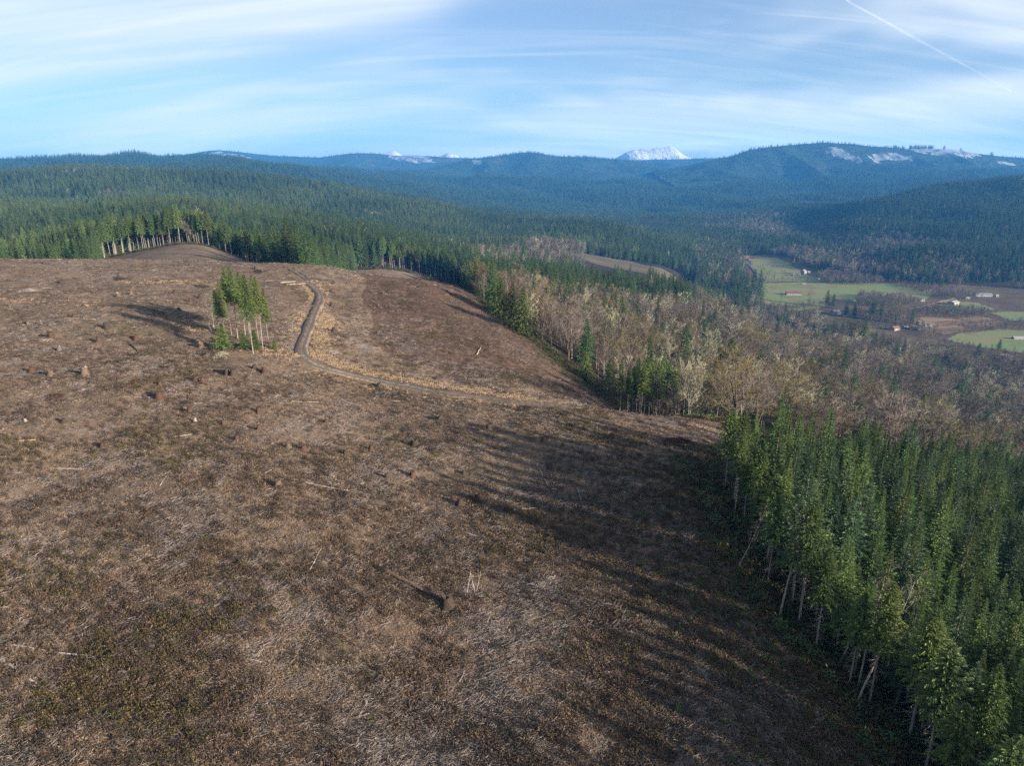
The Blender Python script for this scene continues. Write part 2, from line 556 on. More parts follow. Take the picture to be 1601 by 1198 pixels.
class G:
    def __init__(self, nt, out):
        self.nt, self.out = nt, out

    def n(self, t, ins=None, **kw):
        nd = self.nt.nodes.new(t)
        for k, v in kw.items():
            setattr(nd, k, v)
        for k, v in (ins or {}).items():
            self.set(nd.inputs[k], v)
        return nd

    def set(self, sock, v):
        if isinstance(v, bpy.types.NodeSocket):
            self.nt.links.new(v, sock)
        elif isinstance(v, tuple) and len(v) == 3 and sock.type == 'RGBA':
            sock.default_value = (*v, 1)
        else:
            sock.default_value = v

    def pos(self, scale=(1, 1, 1), kind='Object', rot=(0, 0, 0)):
        tc = self.n('ShaderNodeTexCoord')
        return self.n('ShaderNodeMapping', {'Vector': tc.outputs[kind], 'Scale': scale, 'Rotation': rot}).outputs[0]

    def noise(self, vec, scale, detail=5.0, rough=0.6, dist=0.0):
        return self.n('ShaderNodeTexNoise', {'Vector': vec, 'Scale': scale, 'Detail': detail, 'Roughness': rough, 'Distortion': dist}).outputs['Fac']

    def ramp(self, v, lo, hi, a=0.0, b=1.0):
        return self.n('ShaderNodeMapRange', {0: v, 1: lo, 2: hi, 3: a, 4: b}, interpolation_type='SMOOTHSTEP').outputs[0]

    def mix(self, f, a, b, mode='MIX'):
        m = self.n('ShaderNodeMix', data_type='RGBA', blend_type=mode)
        self.set(m.inputs[0], f)
        self.set(m.inputs[6], a)
        self.set(m.inputs[7], b)
        return m.outputs[2]

    def math(self, op, a, b=0.0, clamp=False):
        return self.n('ShaderNodeMath', {0: a, 1: b}, operation=op, use_clamp=clamp).outputs[0]

    def rnd(self):
        return self.n('ShaderNodeObjectInfo').outputs['Random']

    def hsv(self, col, h=0.5, s=1.0, v=1.0):
        return self.n('ShaderNodeHueSaturation', {'Hue': h, 'Saturation': s, 'Value': v, 'Color': col}).outputs[0]

    def bump(self, h, strength=0.5, dist=0.1):
        return self.n('ShaderNodeBump', {'Height': h, 'Strength': strength, 'Distance': dist}).outputs[0]

    def surf(self, col, rough=0.9, spec=0.15, normal=None, trans=0.0):
        p = self.n('ShaderNodeBsdfPrincipled', {'Base Color': col, 'Roughness': rough, 'Specular IOR Level': spec})
        if normal is not None:
            self.set(p.inputs['Normal'], normal)
        s = p.outputs[0]
        if trans > 0:
            t = self.n('ShaderNodeBsdfTranslucent', {'Color': col})
            s = self.n('ShaderNodeMixShader', {0: trans, 1: s, 2: t.outputs[0]}).outputs[0]
        self.nt.links.new(s, self.out.inputs[0])


def foliage(name, col, vary=0.5, hue=0.04, trans=0.22, sat=1.0):
    col = tuple(c * 0.74 for c in col)
    trans *= 0.55

    def b(g):
        r = g.rnd()
        nz = g.noise(g.pos(), 1.3, 3.0)
        c = g.mix(g.ramp(nz, 0.35, 0.7), tuple(x * 0.72 for x in col), tuple(x * 1.30 for x in col))
        r2 = g.math('FRACT', g.math('MULTIPLY', r, 17.31))
        c = g.hsv(c, g.math('ADD', g.math('MULTIPLY', r2, hue), 0.5 - hue / 2), sat, g.math('ADD', g.math('MULTIPLY', r, vary), 1 - vary / 2))
        g.surf(c, 0.7, 0.2, trans=trans)
    return mat(name, b)


def bark(name, a, b_, vary=0.3):
    a, b_ = tuple(c * 0.6 for c in a), tuple(c * 0.6 for c in b_)

    def b(g):
        nz = g.noise(g.pos((3, 3, 0.8)), 2.0, 6.0, 0.65)
        c = g.mix(g.ramp(nz, 0.35, 0.65), a, b_)
        c = g.hsv(c, 0.5, 1.0, g.math('ADD', g.math('MULTIPLY', g.rnd(), vary), 1 - vary / 2))
        g.surf(c, 0.9, 0.1)
    return mat(name, b)


def twigs(name, col, vary=0.4, hue=0.03):
    col = tuple(c * 0.55 for c in col)

    def b(g):
        r = g.rnd()
        nz = g.noise(g.pos(), 0.9, 3.0)
        c = g.mix(g.ramp(nz, 0.3, 0.7), tuple(x * 0.8 for x in col), tuple(x * 1.2 for x in col))
        r2 = g.math('FRACT', g.math('MULTIPLY', r, 23.7))
        c = g.hsv(c, g.math('ADD', g.math('MULTIPLY', r2, hue), 0.5 - hue / 2), 1.0, g.math('ADD', g.math('MULTIPLY', r, vary), 1 - vary / 2))
        g.surf(c, 0.9, 0.1)
    return mat(name, b)


def plain(name, col, rough=0.8, spec=0.2, speckle=0.25, scale=6.0, bump=0.0):
    col = tuple(c * 0.62 for c in col)

    def b(g):
        nz = g.noise(g.pos(), scale, 6.0, 0.65)
        c = g.mix(g.ramp(nz, 0.3, 0.7), tuple(x * (1 - speckle) for x in col), tuple(min(1, x * (1 + speckle)) for x in col))
        g.surf(c, rough, spec, g.bump(nz, bump, 0.05) if bump else None)
    return mat(name, b)


M = {}
M['fir'] = foliage('fir_needles', (0.112, 0.178, 0.054), 0.7, 0.05, 0.30)
M['fir_blue'] = foliage('blue_green_needles', (0.088, 0.146, 0.070), 0.6, 0.04, 0.28)
M['conifer'] = foliage('dark_needles', (0.066, 0.114, 0.040), 0.8, 0.05, 0.25)
M['conifer_light'] = foliage('light_needles', (0.110, 0.165, 0.058), 0.7, 0.05, 0.25)
M['conifer_green'] = foliage('fresh_needles', (0.098, 0.146, 0.038), 0.5, 0.05, 0.28)
M['cedar'] = foliage('cedar_sprays', (0.115, 0.140, 0.036), 0.35, 0.03, 0.28)
M['far_conifer'] = foliage('far_needles', (0.044, 0.082, 0.036), 0.75, 0.05, 0.0)
M['bark_grey'] = bark('grey_bark', (0.17, 0.15, 0.13), (0.36, 0.33, 0.29))
M['bark_pale'] = bark('pale_bark', (0.26, 0.23, 0.19), (0.46, 0.41, 0.35))
M['bark_dark'] = bark('dark_bark', (0.06, 0.05, 0.04), (0.17, 0.14, 0.11))
M['alder'] = twigs('alder_twigs', (0.155, 0.124, 0.102), 0.6)
M['lichen'] = twigs('lichen_twigs', (0.36, 0.345, 0.235), 0.5)
M['mossy'] = twigs('mossy_twigs', (0.17, 0.140, 0.070), 0.5)
M['greybrown'] = twigs('grey_twigs', (0.185, 0.158, 0.136), 0.6)
M['stick'] = twigs('dead_sticks', (0.33, 0.29, 0.26), 0.6)
M['wood_grey'] = bark('weathered_wood', (0.16, 0.14, 0.13), (0.34, 0.31, 0.28))
M['wood_pale'] = bark('peeled_wood', (0.26, 0.21, 0.15), (0.46, 0.38, 0.28))
M['wood_dark'] = bark('charred_wood', (0.03, 0.024, 0.02), (0.085, 0.065, 0.05))
M['wood_red'] = bark('rotten_red_wood', (0.050, 0.030, 0.022), (0.105, 0.062, 0.046))
M['wood_brown'] = bark('brown_bark', (0.07, 0.05, 0.04), (0.19, 0.14, 0.105))
M['grass'] = twigs('dry_grass', (0.300, 0.214, 0.154), 0.9, 0.04)
M['straw'] = twigs('straw_grass', (0.50, 0.365, 0.235), 0.6, 0.02)
M['brush'] = foliage('low_brush', (0.078, 0.062, 0.022), 0.9, 0.04, 0.2)
M['fern'] = foliage('brown_fern', (0.108, 0.074, 0.048), 0.8, 0.03, 0.15)
M['slash'] = twigs('grey_slash', (0.262, 0.224, 0.206), 1.0, 0.02)


def clearcut_mat(g):
    p = g.pos()
    big = g.noise(p, 0.018, 4.0, 0.6, 0.6)
    mid = g.noise(p, 0.11, 6.0, 0.65, 0.8)
    fine = g.noise(p, 0.9, 7.0, 0.7)
    micro = g.noise(p, 5.5, 4.0, 0.7)
    c = g.mix(g.ramp(mid, 0.35, 0.65), (0.0687, 0.0505, 0.0369), (0.1374, 0.0975, 0.0683))
    c = g.mix(g.ramp(big, 0.42, 0.62, 0, 0.55), c, (0.1518, 0.1148, 0.0831))
    grey = g.ramp(g.noise(p, 0.06, 7.0, 0.7, 1.6), 0.53, 0.68)
    c = g.mix(g.math('MULTIPLY', grey, 0.7), c, (0.1718, 0.1548, 0.1524))
    olive = g.ramp(g.noise(p, 0.05, 7.0, 0.7, 0.9), 0.52, 0.66)
    c = g.mix(g.math('MULTIPLY', olive, 0.65), c, (0.0687, 0.0626, 0.0240))
    c = g.mix(g.ramp(fine, 0.52, 0.72, 0, 0.75), c, (0.0320, 0.0235, 0.0185))
    c = g.mix(g.ramp(micro, 0.56, 0.78, 0, 0.75), c, (0.2398, 0.2045, 0.1617))
    trail = g.noise(g.pos((1.0260, 0.1140, 0.3420), rot=(0, 0, -0.35)), 0.55, 5.0, 0.65, 0.6)
    c = g.mix(g.ramp(trail, 0.56, 0.70, 0, 0.45), c, (0.0640, 0.0481, 0.0393))
    h = g.math('ADD', fine, g.math('MULTIPLY', micro, 0.35))
    g.surf(c, 0.95, 0.08, g.bump(h, 0.9, 0.45))


def hollow_mat(g):  # darker, redder copy of the clearcut soil: the slope's shade as colour
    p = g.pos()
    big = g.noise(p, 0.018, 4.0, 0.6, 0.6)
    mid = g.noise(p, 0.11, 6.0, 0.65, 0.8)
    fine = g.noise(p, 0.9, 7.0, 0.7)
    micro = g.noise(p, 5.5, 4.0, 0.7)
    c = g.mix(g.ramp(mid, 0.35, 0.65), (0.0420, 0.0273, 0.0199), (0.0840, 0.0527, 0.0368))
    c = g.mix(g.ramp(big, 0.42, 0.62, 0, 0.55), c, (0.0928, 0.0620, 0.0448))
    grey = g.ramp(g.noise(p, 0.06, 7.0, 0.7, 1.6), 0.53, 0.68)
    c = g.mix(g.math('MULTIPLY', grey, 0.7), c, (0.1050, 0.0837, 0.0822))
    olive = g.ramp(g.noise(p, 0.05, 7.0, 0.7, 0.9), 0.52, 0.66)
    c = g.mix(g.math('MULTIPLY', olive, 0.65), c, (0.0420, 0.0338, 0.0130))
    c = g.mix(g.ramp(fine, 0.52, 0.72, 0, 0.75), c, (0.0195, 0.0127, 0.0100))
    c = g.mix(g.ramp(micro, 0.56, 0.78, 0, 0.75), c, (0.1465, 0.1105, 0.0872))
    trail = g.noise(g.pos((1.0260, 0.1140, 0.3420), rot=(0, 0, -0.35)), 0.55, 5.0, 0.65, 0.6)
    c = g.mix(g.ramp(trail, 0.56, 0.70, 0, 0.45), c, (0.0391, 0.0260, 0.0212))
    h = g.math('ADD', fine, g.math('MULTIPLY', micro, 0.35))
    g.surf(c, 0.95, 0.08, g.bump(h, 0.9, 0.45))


def floor_mat(g):
    p = g.pos()
    a = g.noise(p, 0.02, 5.0, 0.65)
    f = g.noise(p, 0.35, 6.0, 0.7)
    c = g.mix(g.ramp(a, 0.35, 0.65), (0.0136, 0.0123, 0.0075), (0.0341, 0.0256, 0.0170))
    c = g.mix(g.ramp(f, 0.45, 0.75), c, (0.0188, 0.0170, 0.0095))
    g.surf(c, 0.95, 0.05, g.bump(f, 0.8, 0.8))


def hill_mat(g):
    p = g.pos()
    f = g.noise(p, 0.045, 6.0, 0.7)
    a = g.noise(p, 0.0035, 4.0, 0.6, 0.5)
    c = g.mix(g.ramp(f, 0.35, 0.65), (0.0099, 0.0187, 0.0110), (0.0248, 0.0396, 0.0198))
    c = g.mix(g.ramp(a, 0.58, 0.66, 0, 0.6), c, (0.0578, 0.0550, 0.0385))
    g.surf(c, 0.95, 0.05, g.bump(f, 1.0, 14.0))


def green_field(g):
    p = g.pos()
    a = g.noise(g.pos((0.6, 2.2, 1), rot=(0, 0, 0.3)), 0.012, 6.0, 0.6, 0.8)
    f = g.noise(p, 0.12, 6.0, 0.7)
    c = g.mix(g.ramp(a, 0.38, 0.62), (0.138, 0.134, 0.066), (0.104, 0.142, 0.056))
    c = g.mix(g.ramp(g.noise(p, 0.03, 5.0, 0.6), 0.5, 0.7, 0, 0.7), c, (0.1100, 0.0908, 0.0468))
    c = g.mix(g.ramp(f, 0.5, 0.8, 0, 0.5), c, (0.0413, 0.0523, 0.0165))
    g.surf(c, 0.95, 0.05)


def tan_field(g):
    p = g.pos()
    a = g.noise(g.pos((0.5, 2.0, 1), rot=(0, 0, 0.2)), 0.015, 6.0, 0.65, 0.8)
    f = g.noise(p, 0.10, 6.0, 0.7)
    c = g.mix(g.ramp(a, 0.38, 0.62), (0.0614, 0.0554, 0.0317), (0.0891, 0.0654, 0.0436))
    c = g.mix(g.ramp(f, 0.5, 0.75, 0, 0.6), c, (0.0396, 0.0297, 0.0179))
    g.surf(c, 0.95, 0.05)


def marsh_mat(g):
    p = g.pos()
    a = g.noise(p, 0.010, 6.0, 0.65, 1.0)
    f = g.noise(p, 0.09, 6.0, 0.7)
    c = g.mix(g.ramp(a, 0.38, 0.62), (0.0605, 0.0429, 0.0330), (0.0825, 0.0688, 0.0358))
    c = g.mix(g.ramp(f, 0.45, 0.75, 0, 0.7), c, (0.0341, 0.0264, 0.0198))
    g.surf(c, 0.95, 0.05)


def straw_mat(g):
    f = g.noise(g.pos((0.6, 2.0, 1)), 0.05, 6.0, 0.7, 0.8)
    c = g.mix(g.ramp(f, 0.38, 0.62), (0.0880, 0.0550, 0.0358), (0.1870, 0.1320, 0.0853))
    g.surf(c, 0.95, 0.05)


def gravel_mat(g):
    p = g.pos()
    f = g.noise(p, 3.0, 7.0, 0.7)
    a = g.noise(p, 0.25, 4.0)
    c = g.mix(g.ramp(f, 0.35, 0.7), (0.052, 0.048, 0.046), (0.108, 0.100, 0.094))
    c = g.mix(g.ramp(a, 0.5, 0.7, 0, 0.4), c, (0.0770, 0.0605, 0.0468))
    g.surf(c, 0.95, 0.08, g.bump(f, 0.5, 0.06))


def snow_mat(g):
    p = g.pos((1, 0.35, 0.35))
    f = g.noise(p, 0.012, 8.0, 0.72, 0.8)
    c = g.mix(g.ramp(f, 0.52, 0.66, 0, 0.8), (0.30, 0.315, 0.34), (0.05, 0.052, 0.06))
    g.surf(c, 0.7, 0.1, g.bump(f, 0.8, 60.0))


M['clearcut'] = mat('clearcut_soil', clearcut_mat)
M['hollow'] = mat('shade_tinted_soil', hollow_mat)
M['floor'] = mat('forest_litter', floor_mat)
M['hill'] = mat('wooded_hill', hill_mat)
M['green'] = mat('green_pasture', green_field)
M['tan'] = mat('tan_pasture', tan_field)
M['marsh'] = mat('brown_valley_floor', marsh_mat)
M['strawland'] = mat('straw_ground', straw_mat)
M['gravel'] = mat('gravel', gravel_mat)
M['snow'] = mat('snow_and_rock', snow_mat)


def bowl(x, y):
    """1 in the hollow beyond the road, its shade put into the soil colour"""
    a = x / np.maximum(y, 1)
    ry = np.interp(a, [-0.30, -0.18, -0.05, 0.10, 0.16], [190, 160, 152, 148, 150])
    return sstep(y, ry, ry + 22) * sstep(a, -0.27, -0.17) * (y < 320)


# ------------------------------------------------------------------ the ground, as one surface cut along its zones
def build_ground():
    fine = np.linspace(-46, 46, 760)
    az = R(1) * np.concatenate([np.arange(-180, -46, 3.0), fine, np.arange(48, 180, 3.0)])
    d = [10.0]
    while d[-1] < 8600:
        r = d[-1]
        d.append(r + (max(0.45, 0.009 * r) if r < 620 else 5.5 if r < 1500 else 0.006 * r if r < 3000 else 0.012 * r))
    d = np.array(d)
    na, nd_ = len(az), len(d)
    X = np.sin(az)[:, None] * d[None]
    Y = np.cos(az)[:, None] * d[None]
    Z = ground_z(X, Y)
    V = np.stack([X, Y, Z], -1).reshape(-1, 3)
    i = np.arange(na)[:, None]
    j = np.arange(nd_ - 1)[None]
    i2 = (i + 1) % na
    Q = np.stack([i * nd_ + j, i2 * nd_ + j, i2 * nd_ + j + 1, i * nd_ + j + 1], -1).reshape(-1, 4)
    # nothing to model beyond the hills to the sides and behind
    cx = V[Q].mean(1)
    x, y = cx[:, 0], cx[:, 1]
    keep = (y > 0.55 * np.abs(x)) | (np.hypot(x, y) < 420)
    Q, x, y = Q[keep], x[keep], y[keep]
    a = x / np.maximum(y, 1)
    zone = np.full(len(Q), 1)                                      # 1 forest floor
    zone[in_clearcut(x, y) | (y < 10)] = 0
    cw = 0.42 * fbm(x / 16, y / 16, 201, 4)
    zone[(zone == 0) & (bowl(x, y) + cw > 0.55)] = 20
    zone[(y > 2650)] = 2
    val = (a > 0.27) & (y > valley_y(a) - 25) & (y < farside_y(a) + 20) & (y < 2650)
    zone[val] = 3
    tw = 22 * fbm(x / 70, y / 110, 77, 3)
    zone[in_poly(x + tw, y + 2 * tw, TAN_FIELD)] = 4
    for k, (kind, P) in enumerate(FIELDS):
        wob = 16 * fbm(x / 60, y / 60, 70 + k, 3)
        zone[in_poly(x + wob, y + wob, P)] = 5 + k
    names = ['clearcut_ground', 'forest_floor', 'hills', 'valley_floor', 'field']
    mats = [M['clearcut'], M['floor'], M['hill'], M['marsh'], M['tan']]
    for kind, P in FIELDS:
        names.append('field')
        mats.append(M['green'] if kind == 'green' else M['strawland'])
    while len(names) < 20:
        names.append('unused')
        mats.append(None)
    names.append('shade_tinted_ground')
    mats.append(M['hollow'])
    # cap under the camera
    cap = np.arange(na) * nd_
    for k, (nm, m) in enumerate(zip(names, mats)):
        q = Q[zone == k]
        if not len(q):
            continue
        used, inv = np.unique(q, return_inverse=True)
        VV, T = V[used], None
        qq = inv.reshape(-1, 4)
        if k == 0:
            where = {int(w): n for n, w in enumerate(used)}
            VV = np.concatenate([VV, [[0, 0, float(ground_z(0.0, 10.0))]]])
            T = [(len(VV) - 1, where[int(cap[n])], where[int(cap[(n + 1) % na])]) for n in range(na) if int(cap[n]) in where and int(cap[(n + 1) % na]) in where]
        me = build_mesh(nm, VV, qq[:, ::-1], None if T is None else [t[::-1] for t in T], [m], smooth=True)
        setting(obj(nm, me))


build_ground()


# ------------------------------------------------------------------ mountains on the skyline (ridges with their own depth)
def mountain(name, sky, y0, depth, base, mats, snow=None, seed=0, rough=18.0, nx=260, ns=44):
    us = np.array([p[0] for p in sky], float)
    vs = np.array([p[1] for p in sky], float)
    u = np.linspace(us[0], us[-1], nx)
    v = np.interp(u, us, vs)
    k = np.exp(-0.5 * (np.arange(-6, 7) / 1.6) ** 2)
    v = np.convolve(np.pad(v, 6, mode='edge'), k / k.sum(), 'valid')
    if snow is None:
        v = v + 1.3 * fbm(u / 11.0, u * 0 + seed, 12, 3)
    X0 = tangent(u, v) * y0
    Zc = slope(v) * y0
    s = np.linspace(-1, 1, ns)
    X = np.repeat(X0[:, None], ns, 1)
    Y = y0 + np.repeat(s[None], nx, 0) * depth
    X = X * (1 + s[None] * depth / y0 * 0.25)
    prof = 1 - np.abs(s) ** 1.15
    gul = np.abs(fbm(X / 420, Y / 900, 60 + seed, 4))
    Z = base + (Zc[:, None] - base) * prof[None] - gul * rough * 6 * (np.abs(s) * (1 - np.abs(s)) * 4)[None] + fbm(X / 90, Y / 90, 80 + seed, 3) * rough * 0.35 * np.abs(s)[None] ** 0.5
    V = np.stack([X, Y, Z], -1).reshape(-1, 3)
    i, j = np.arange(nx - 1)[:, None], np.arange(ns - 1)[None]
    Q = np.stack([i * ns + j, (i + 1) * ns + j, (i + 1) * ns + j + 1, i * ns + j + 1], -1).reshape(-1, 4)
    mi = np.zeros(len(Q), int)
    if snow:
        cu, cv = project(*(V[Q].mean(1).T))
        c = V[Q].mean(1)
        for poly in snow:
            pts = poly
            nz = fbm(c[:, 0] / 45, c[:, 1] / 45, 5, 4) * 11
            mi[in_poly(cu + nz, cv + nz * 0.3, pts) & (c[:, 1] < y0 + 30)] = 1
    me = build_mesh(name, V, Q, None, mats, mi_q=mi, smooth=True)
    return setting(obj(name, me)), (X, Y, Z)


MTN = {}
mountain('snowy_mountain', [(935, 262), (950, 254), (962, 247), (975, 240), (986, 235), (992, 232.5), (998, 233.5), (1003, 231), (1010, 234), (1016, 233), (1024, 230), (1040, 229), (1048, 228), (1054, 230), (1062, 236), (1072, 243), (1085, 248), (1105, 256), (1120, 262)], 8600, 700, -80, [M['snow']], seed=1, rough=14, nx=200)
mountain('snowy_mountain', [(560, 262), (580, 248), (592, 240), (605, 237), (616, 235), (626, 240), (640, 246), (660, 252), (676, 248), (690, 243), (702, 238), (712, 241), (722, 246), (735, 245), (748, 248), (760, 245), (770, 241), (778, 245), (792, 252), (805, 262)], 8500, 500, -60, [M['snow']], seed=2, rough=10, nx=180)
SNOW_PATCH = mat('snowy_clearing', lambda g: g.surf(g.mix(g.ramp(g.noise(g.pos((1, 0.5, 1)), 0.02, 8.0, 0.75), 0.42, 0.60), (0.17, 0.185, 0.21), (0.02, 0.032, 0.028)), 0.8, 0.1))
_, MTN['far'] = mountain('mountain', [(-300, 247), (-100, 248), (60, 246), (200, 246), (270, 243), (300, 240), (320, 235.5), (340, 233.5), (360, 235), (390, 239), (420, 242), (460, 244), (500, 246), (525, 242), (545, 239.5), (570, 238.5), (590, 239), (610, 242), (640, 242), (670, 243), (700, 246), (740, 247), (760, 247), (830, 247), (900, 248), (1000, 249), (1090, 247), (1140, 245), (1200, 243)], 7300, 1300, -120, [M['hill'], SNOW_PATCH],
         snow=[[(318, 240), (340, 237), (365, 241), (385, 243), (398, 248), (360, 246), (325, 244)], [(604, 244), (625, 241), (660, 243), (672, 246), (680, 254), (650, 254), (625, 252)]], seed=3, rough=20)
_, MTN['dome'] = mountain('mountain', [(640, 268), (690, 258), (730, 250), (760, 246), (785, 241), (810, 237.5), (826, 236.5), (845, 239), (865, 243), (890, 244), (915, 244.5), (940, 247), (965, 249), (1000, 254), (1040, 262), (1080, 270)], 6100, 1000, -130, [M['hill'], SNOW_PATCH], snow=[[(740, 251), (755, 250), (752, 257), (742, 256)]], seed=4, rough=20)
_, MTN['right'] = mountain('mountain', [(1020, 268), (1080, 256), (1110, 250), (1135, 246), (1155, 239), (1175, 233), (1195, 230), (1225, 226), (1255, 223), (1285, 221.5), (1310, 223), (1335, 223), (1355, 227), (1380, 229), (1410, 231), (1445, 231), (1480, 232.5), (1510, 235), (1545, 240), (1575, 244), (1600, 245), (1680, 250), (1800, 255), (1960, 262)], 5200, 1100, -140, [M['hill'], SNOW_PATCH],
         snow=[[(1295, 229), (1308, 229), (1330, 241), (1358, 256), (1340, 254), (1310, 243), (1290, 238)], [(1362, 240), (1400, 240), (1432, 246), (1430, 252), (1390, 249), (1370, 256), (1362, 250)], [(1415, 232.5), (1450, 231), (1490, 234), (1540, 239), (1535, 245), (1500, 245), (1440, 239)], [(1556, 250), (1585, 254), (1588, 260), (1560, 257)]], seed=5, rough=26)


# ------------------------------------------------------------------ the gravel road
ROAD_PIX = [(418, 437.5), (440, 438), (462, 440), (480, 443.5), (492, 450), (499, 460), (499, 471), (493, 484), (486, 500), (480, 517), (473, 534), (468, 548), (472, 558), (484, 567), (505, 575), (540, 584), (585, 594), (640, 605), (700, 615), (760, 624), (820, 631), (890, 637.5)]


def smooth_path(P, n):
    P = np.asarray(P, float)
    t = np.concatenate([[0], np.cumsum(np.linalg.norm(np.diff(P[:, :2], axis=0), axis=1))])
    tt = np.linspace(0, t[-1], n)
    out = np.stack([np.interp(tt, t, P[:, k]) for k in range(P.shape[1])], -1)
    k = np.exp(-0.5 * (np.arange(-8, 9) / 3.0) ** 2)
    k /= k.sum()
    for c in range(out.shape[1]):
        e = np.pad(out[:, c], 8, mode='reflect', reflect_type='odd')
        out[:, c] = np.convolve(e, k, 'valid')
    return out


def ribbon(name, path, half, material, lift=0.12, skirt=0.8, lanes=None, second=None, cuts=(-1, -0.62, -0.35, 0, 0.35, 0.62, 1), dips=(0, -0.05, 0.03, 0.06, 0.03, -0.05, 0)):
    d = np.gradient(path[:, :2], axis=0)
    d /= np.linalg.norm(d, axis=1, keepdims=True)
    nrm = np.stack([-d[:, 1], d[:, 0]], -1)
    n = len(path)
    w = half * (1 + 0.30 * fbm(np.arange(n) / 6.0, np.zeros(n), 41, 3))
    rows = []
    zc = ground_z(path[:, 0], path[:, 1])
    for c, dp in zip(cuts, dips):
        p = path[:, :2] + nrm * (w * c)[:, None]
        rows.append(np.stack([p[:, 0], p[:, 1], zc], -1) + np.array([0, 0, dp]))
    zz = np.max([ground_z(r[:, 0], r[:, 1]) for r in rows], axis=0)
    zz = np.convolve(np.pad(0.7 * zz + 0.3 * zc, 5, mode='edge'), np.ones(11) / 11, 'valid') + lift
    for r, dp in zip(rows, dips):
        r[:, 2] = zz + dp
    lo = rows[0].copy()
    lo[:, :2] -= nrm * half * -0.0 + 0
    first = rows[0] + np.concatenate([-nrm * half * 0.35, np.full((n, 1), -skirt)], 1)
    last = rows[-1] + np.concatenate([nrm * half * 0.35, np.full((n, 1), -skirt)], 1)
    rows = [first] + rows + [last]
    m = len(rows)
    V = np.stack(rows, 1).reshape(-1, 3)
    i, j = np.arange(n - 1)[:, None], np.arange(m - 1)[None]
    Q = np.stack([i * m + j, i * m + j + 1, (i + 1) * m + j + 1, (i + 1) * m + j], -1).reshape(-1, 4)
    mi = np.tile(np.array(lanes if lanes else [0] * (m - 1)), n - 1)
    o = obj(name, build_mesh(name, V, Q, None, [material, second or material], mi_q=mi, smooth=True))
    return setting(o)


ROAD = smooth_path([hit(u, v) for u, v in ROAD_PIX], 260)
M['verge'] = mat('grassy_verge', lambda g: g.surf(g.mix(g.ramp(g.noise(g.pos(), 1.2, 6.0, 0.7), 0.38, 0.62), (0.075, 0.055, 0.040), (0.190, 0.142, 0.100)), 0.95, 0.05))
ribbon('gravel_road', ROAD[:215], 1.45, M['gravel'], 0.16, 0.9, [1, 0, 0, 1, 1, 0, 0, 1], M['verge'])
ribbon('dirt_track', ROAD[211:], 1.2, M['verge'], 0.06, 0.5, [0, 0, 1, 0, 0, 1, 0, 0], M['gravel'])
TRACK = smooth_path([hit(u, v) for u, v in [(494, 449), (485, 440), (472, 430), (458, 422), (446, 417)]], 60)
for off in (-0.9, 0.9):
    d = np.gradient(TRACK[:, :2], axis=0)
    d /= np.linalg.norm(d, axis=1, keepdims=True)
    p = TRACK.copy()
    p[:, :2] += np.stack([-d[:, 1], d[:, 0]], -1) * off
    ribbon('wheel_track', p, 0.36, M['gravel'], 0.08, 0.4, None, None, (-1, 0, 1), (0, -0.03, 0))


# ------------------------------------------------------------------ tree shapes (built once at unit places, shared by the copies)
def rows(*a):
    return np.stack(a, -1)


def sprays(P, D, L, W, droop, rng):
    """small needle sprays: one bent diamond each"""
    n = len(P)
    D = D / (np.linalg.norm(D, axis=1, keepdims=True) + 1e-9)
    S = np.cross(D, np.array([0, 0, 1.0])) + rng.normal(0, 0.25, (n, 3))
    S /= np.linalg.norm(S, axis=1, keepdims=True) + 1e-9
    mid = P + D * (L * 0.45)[:, None] + rows(np.zeros(n), np.zeros(n), L * 0.06)
    tip = P + D * L[:, None] - rows(np.zeros(n), np.zeros(n), L * droop)
    V = np.stack([P, mid + S * (W / 2)[:, None], tip, mid - S * (W / 2)[:, None]], 1)
    return V.reshape(-1, 3), np.arange(4 * n).reshape(-1, 4)


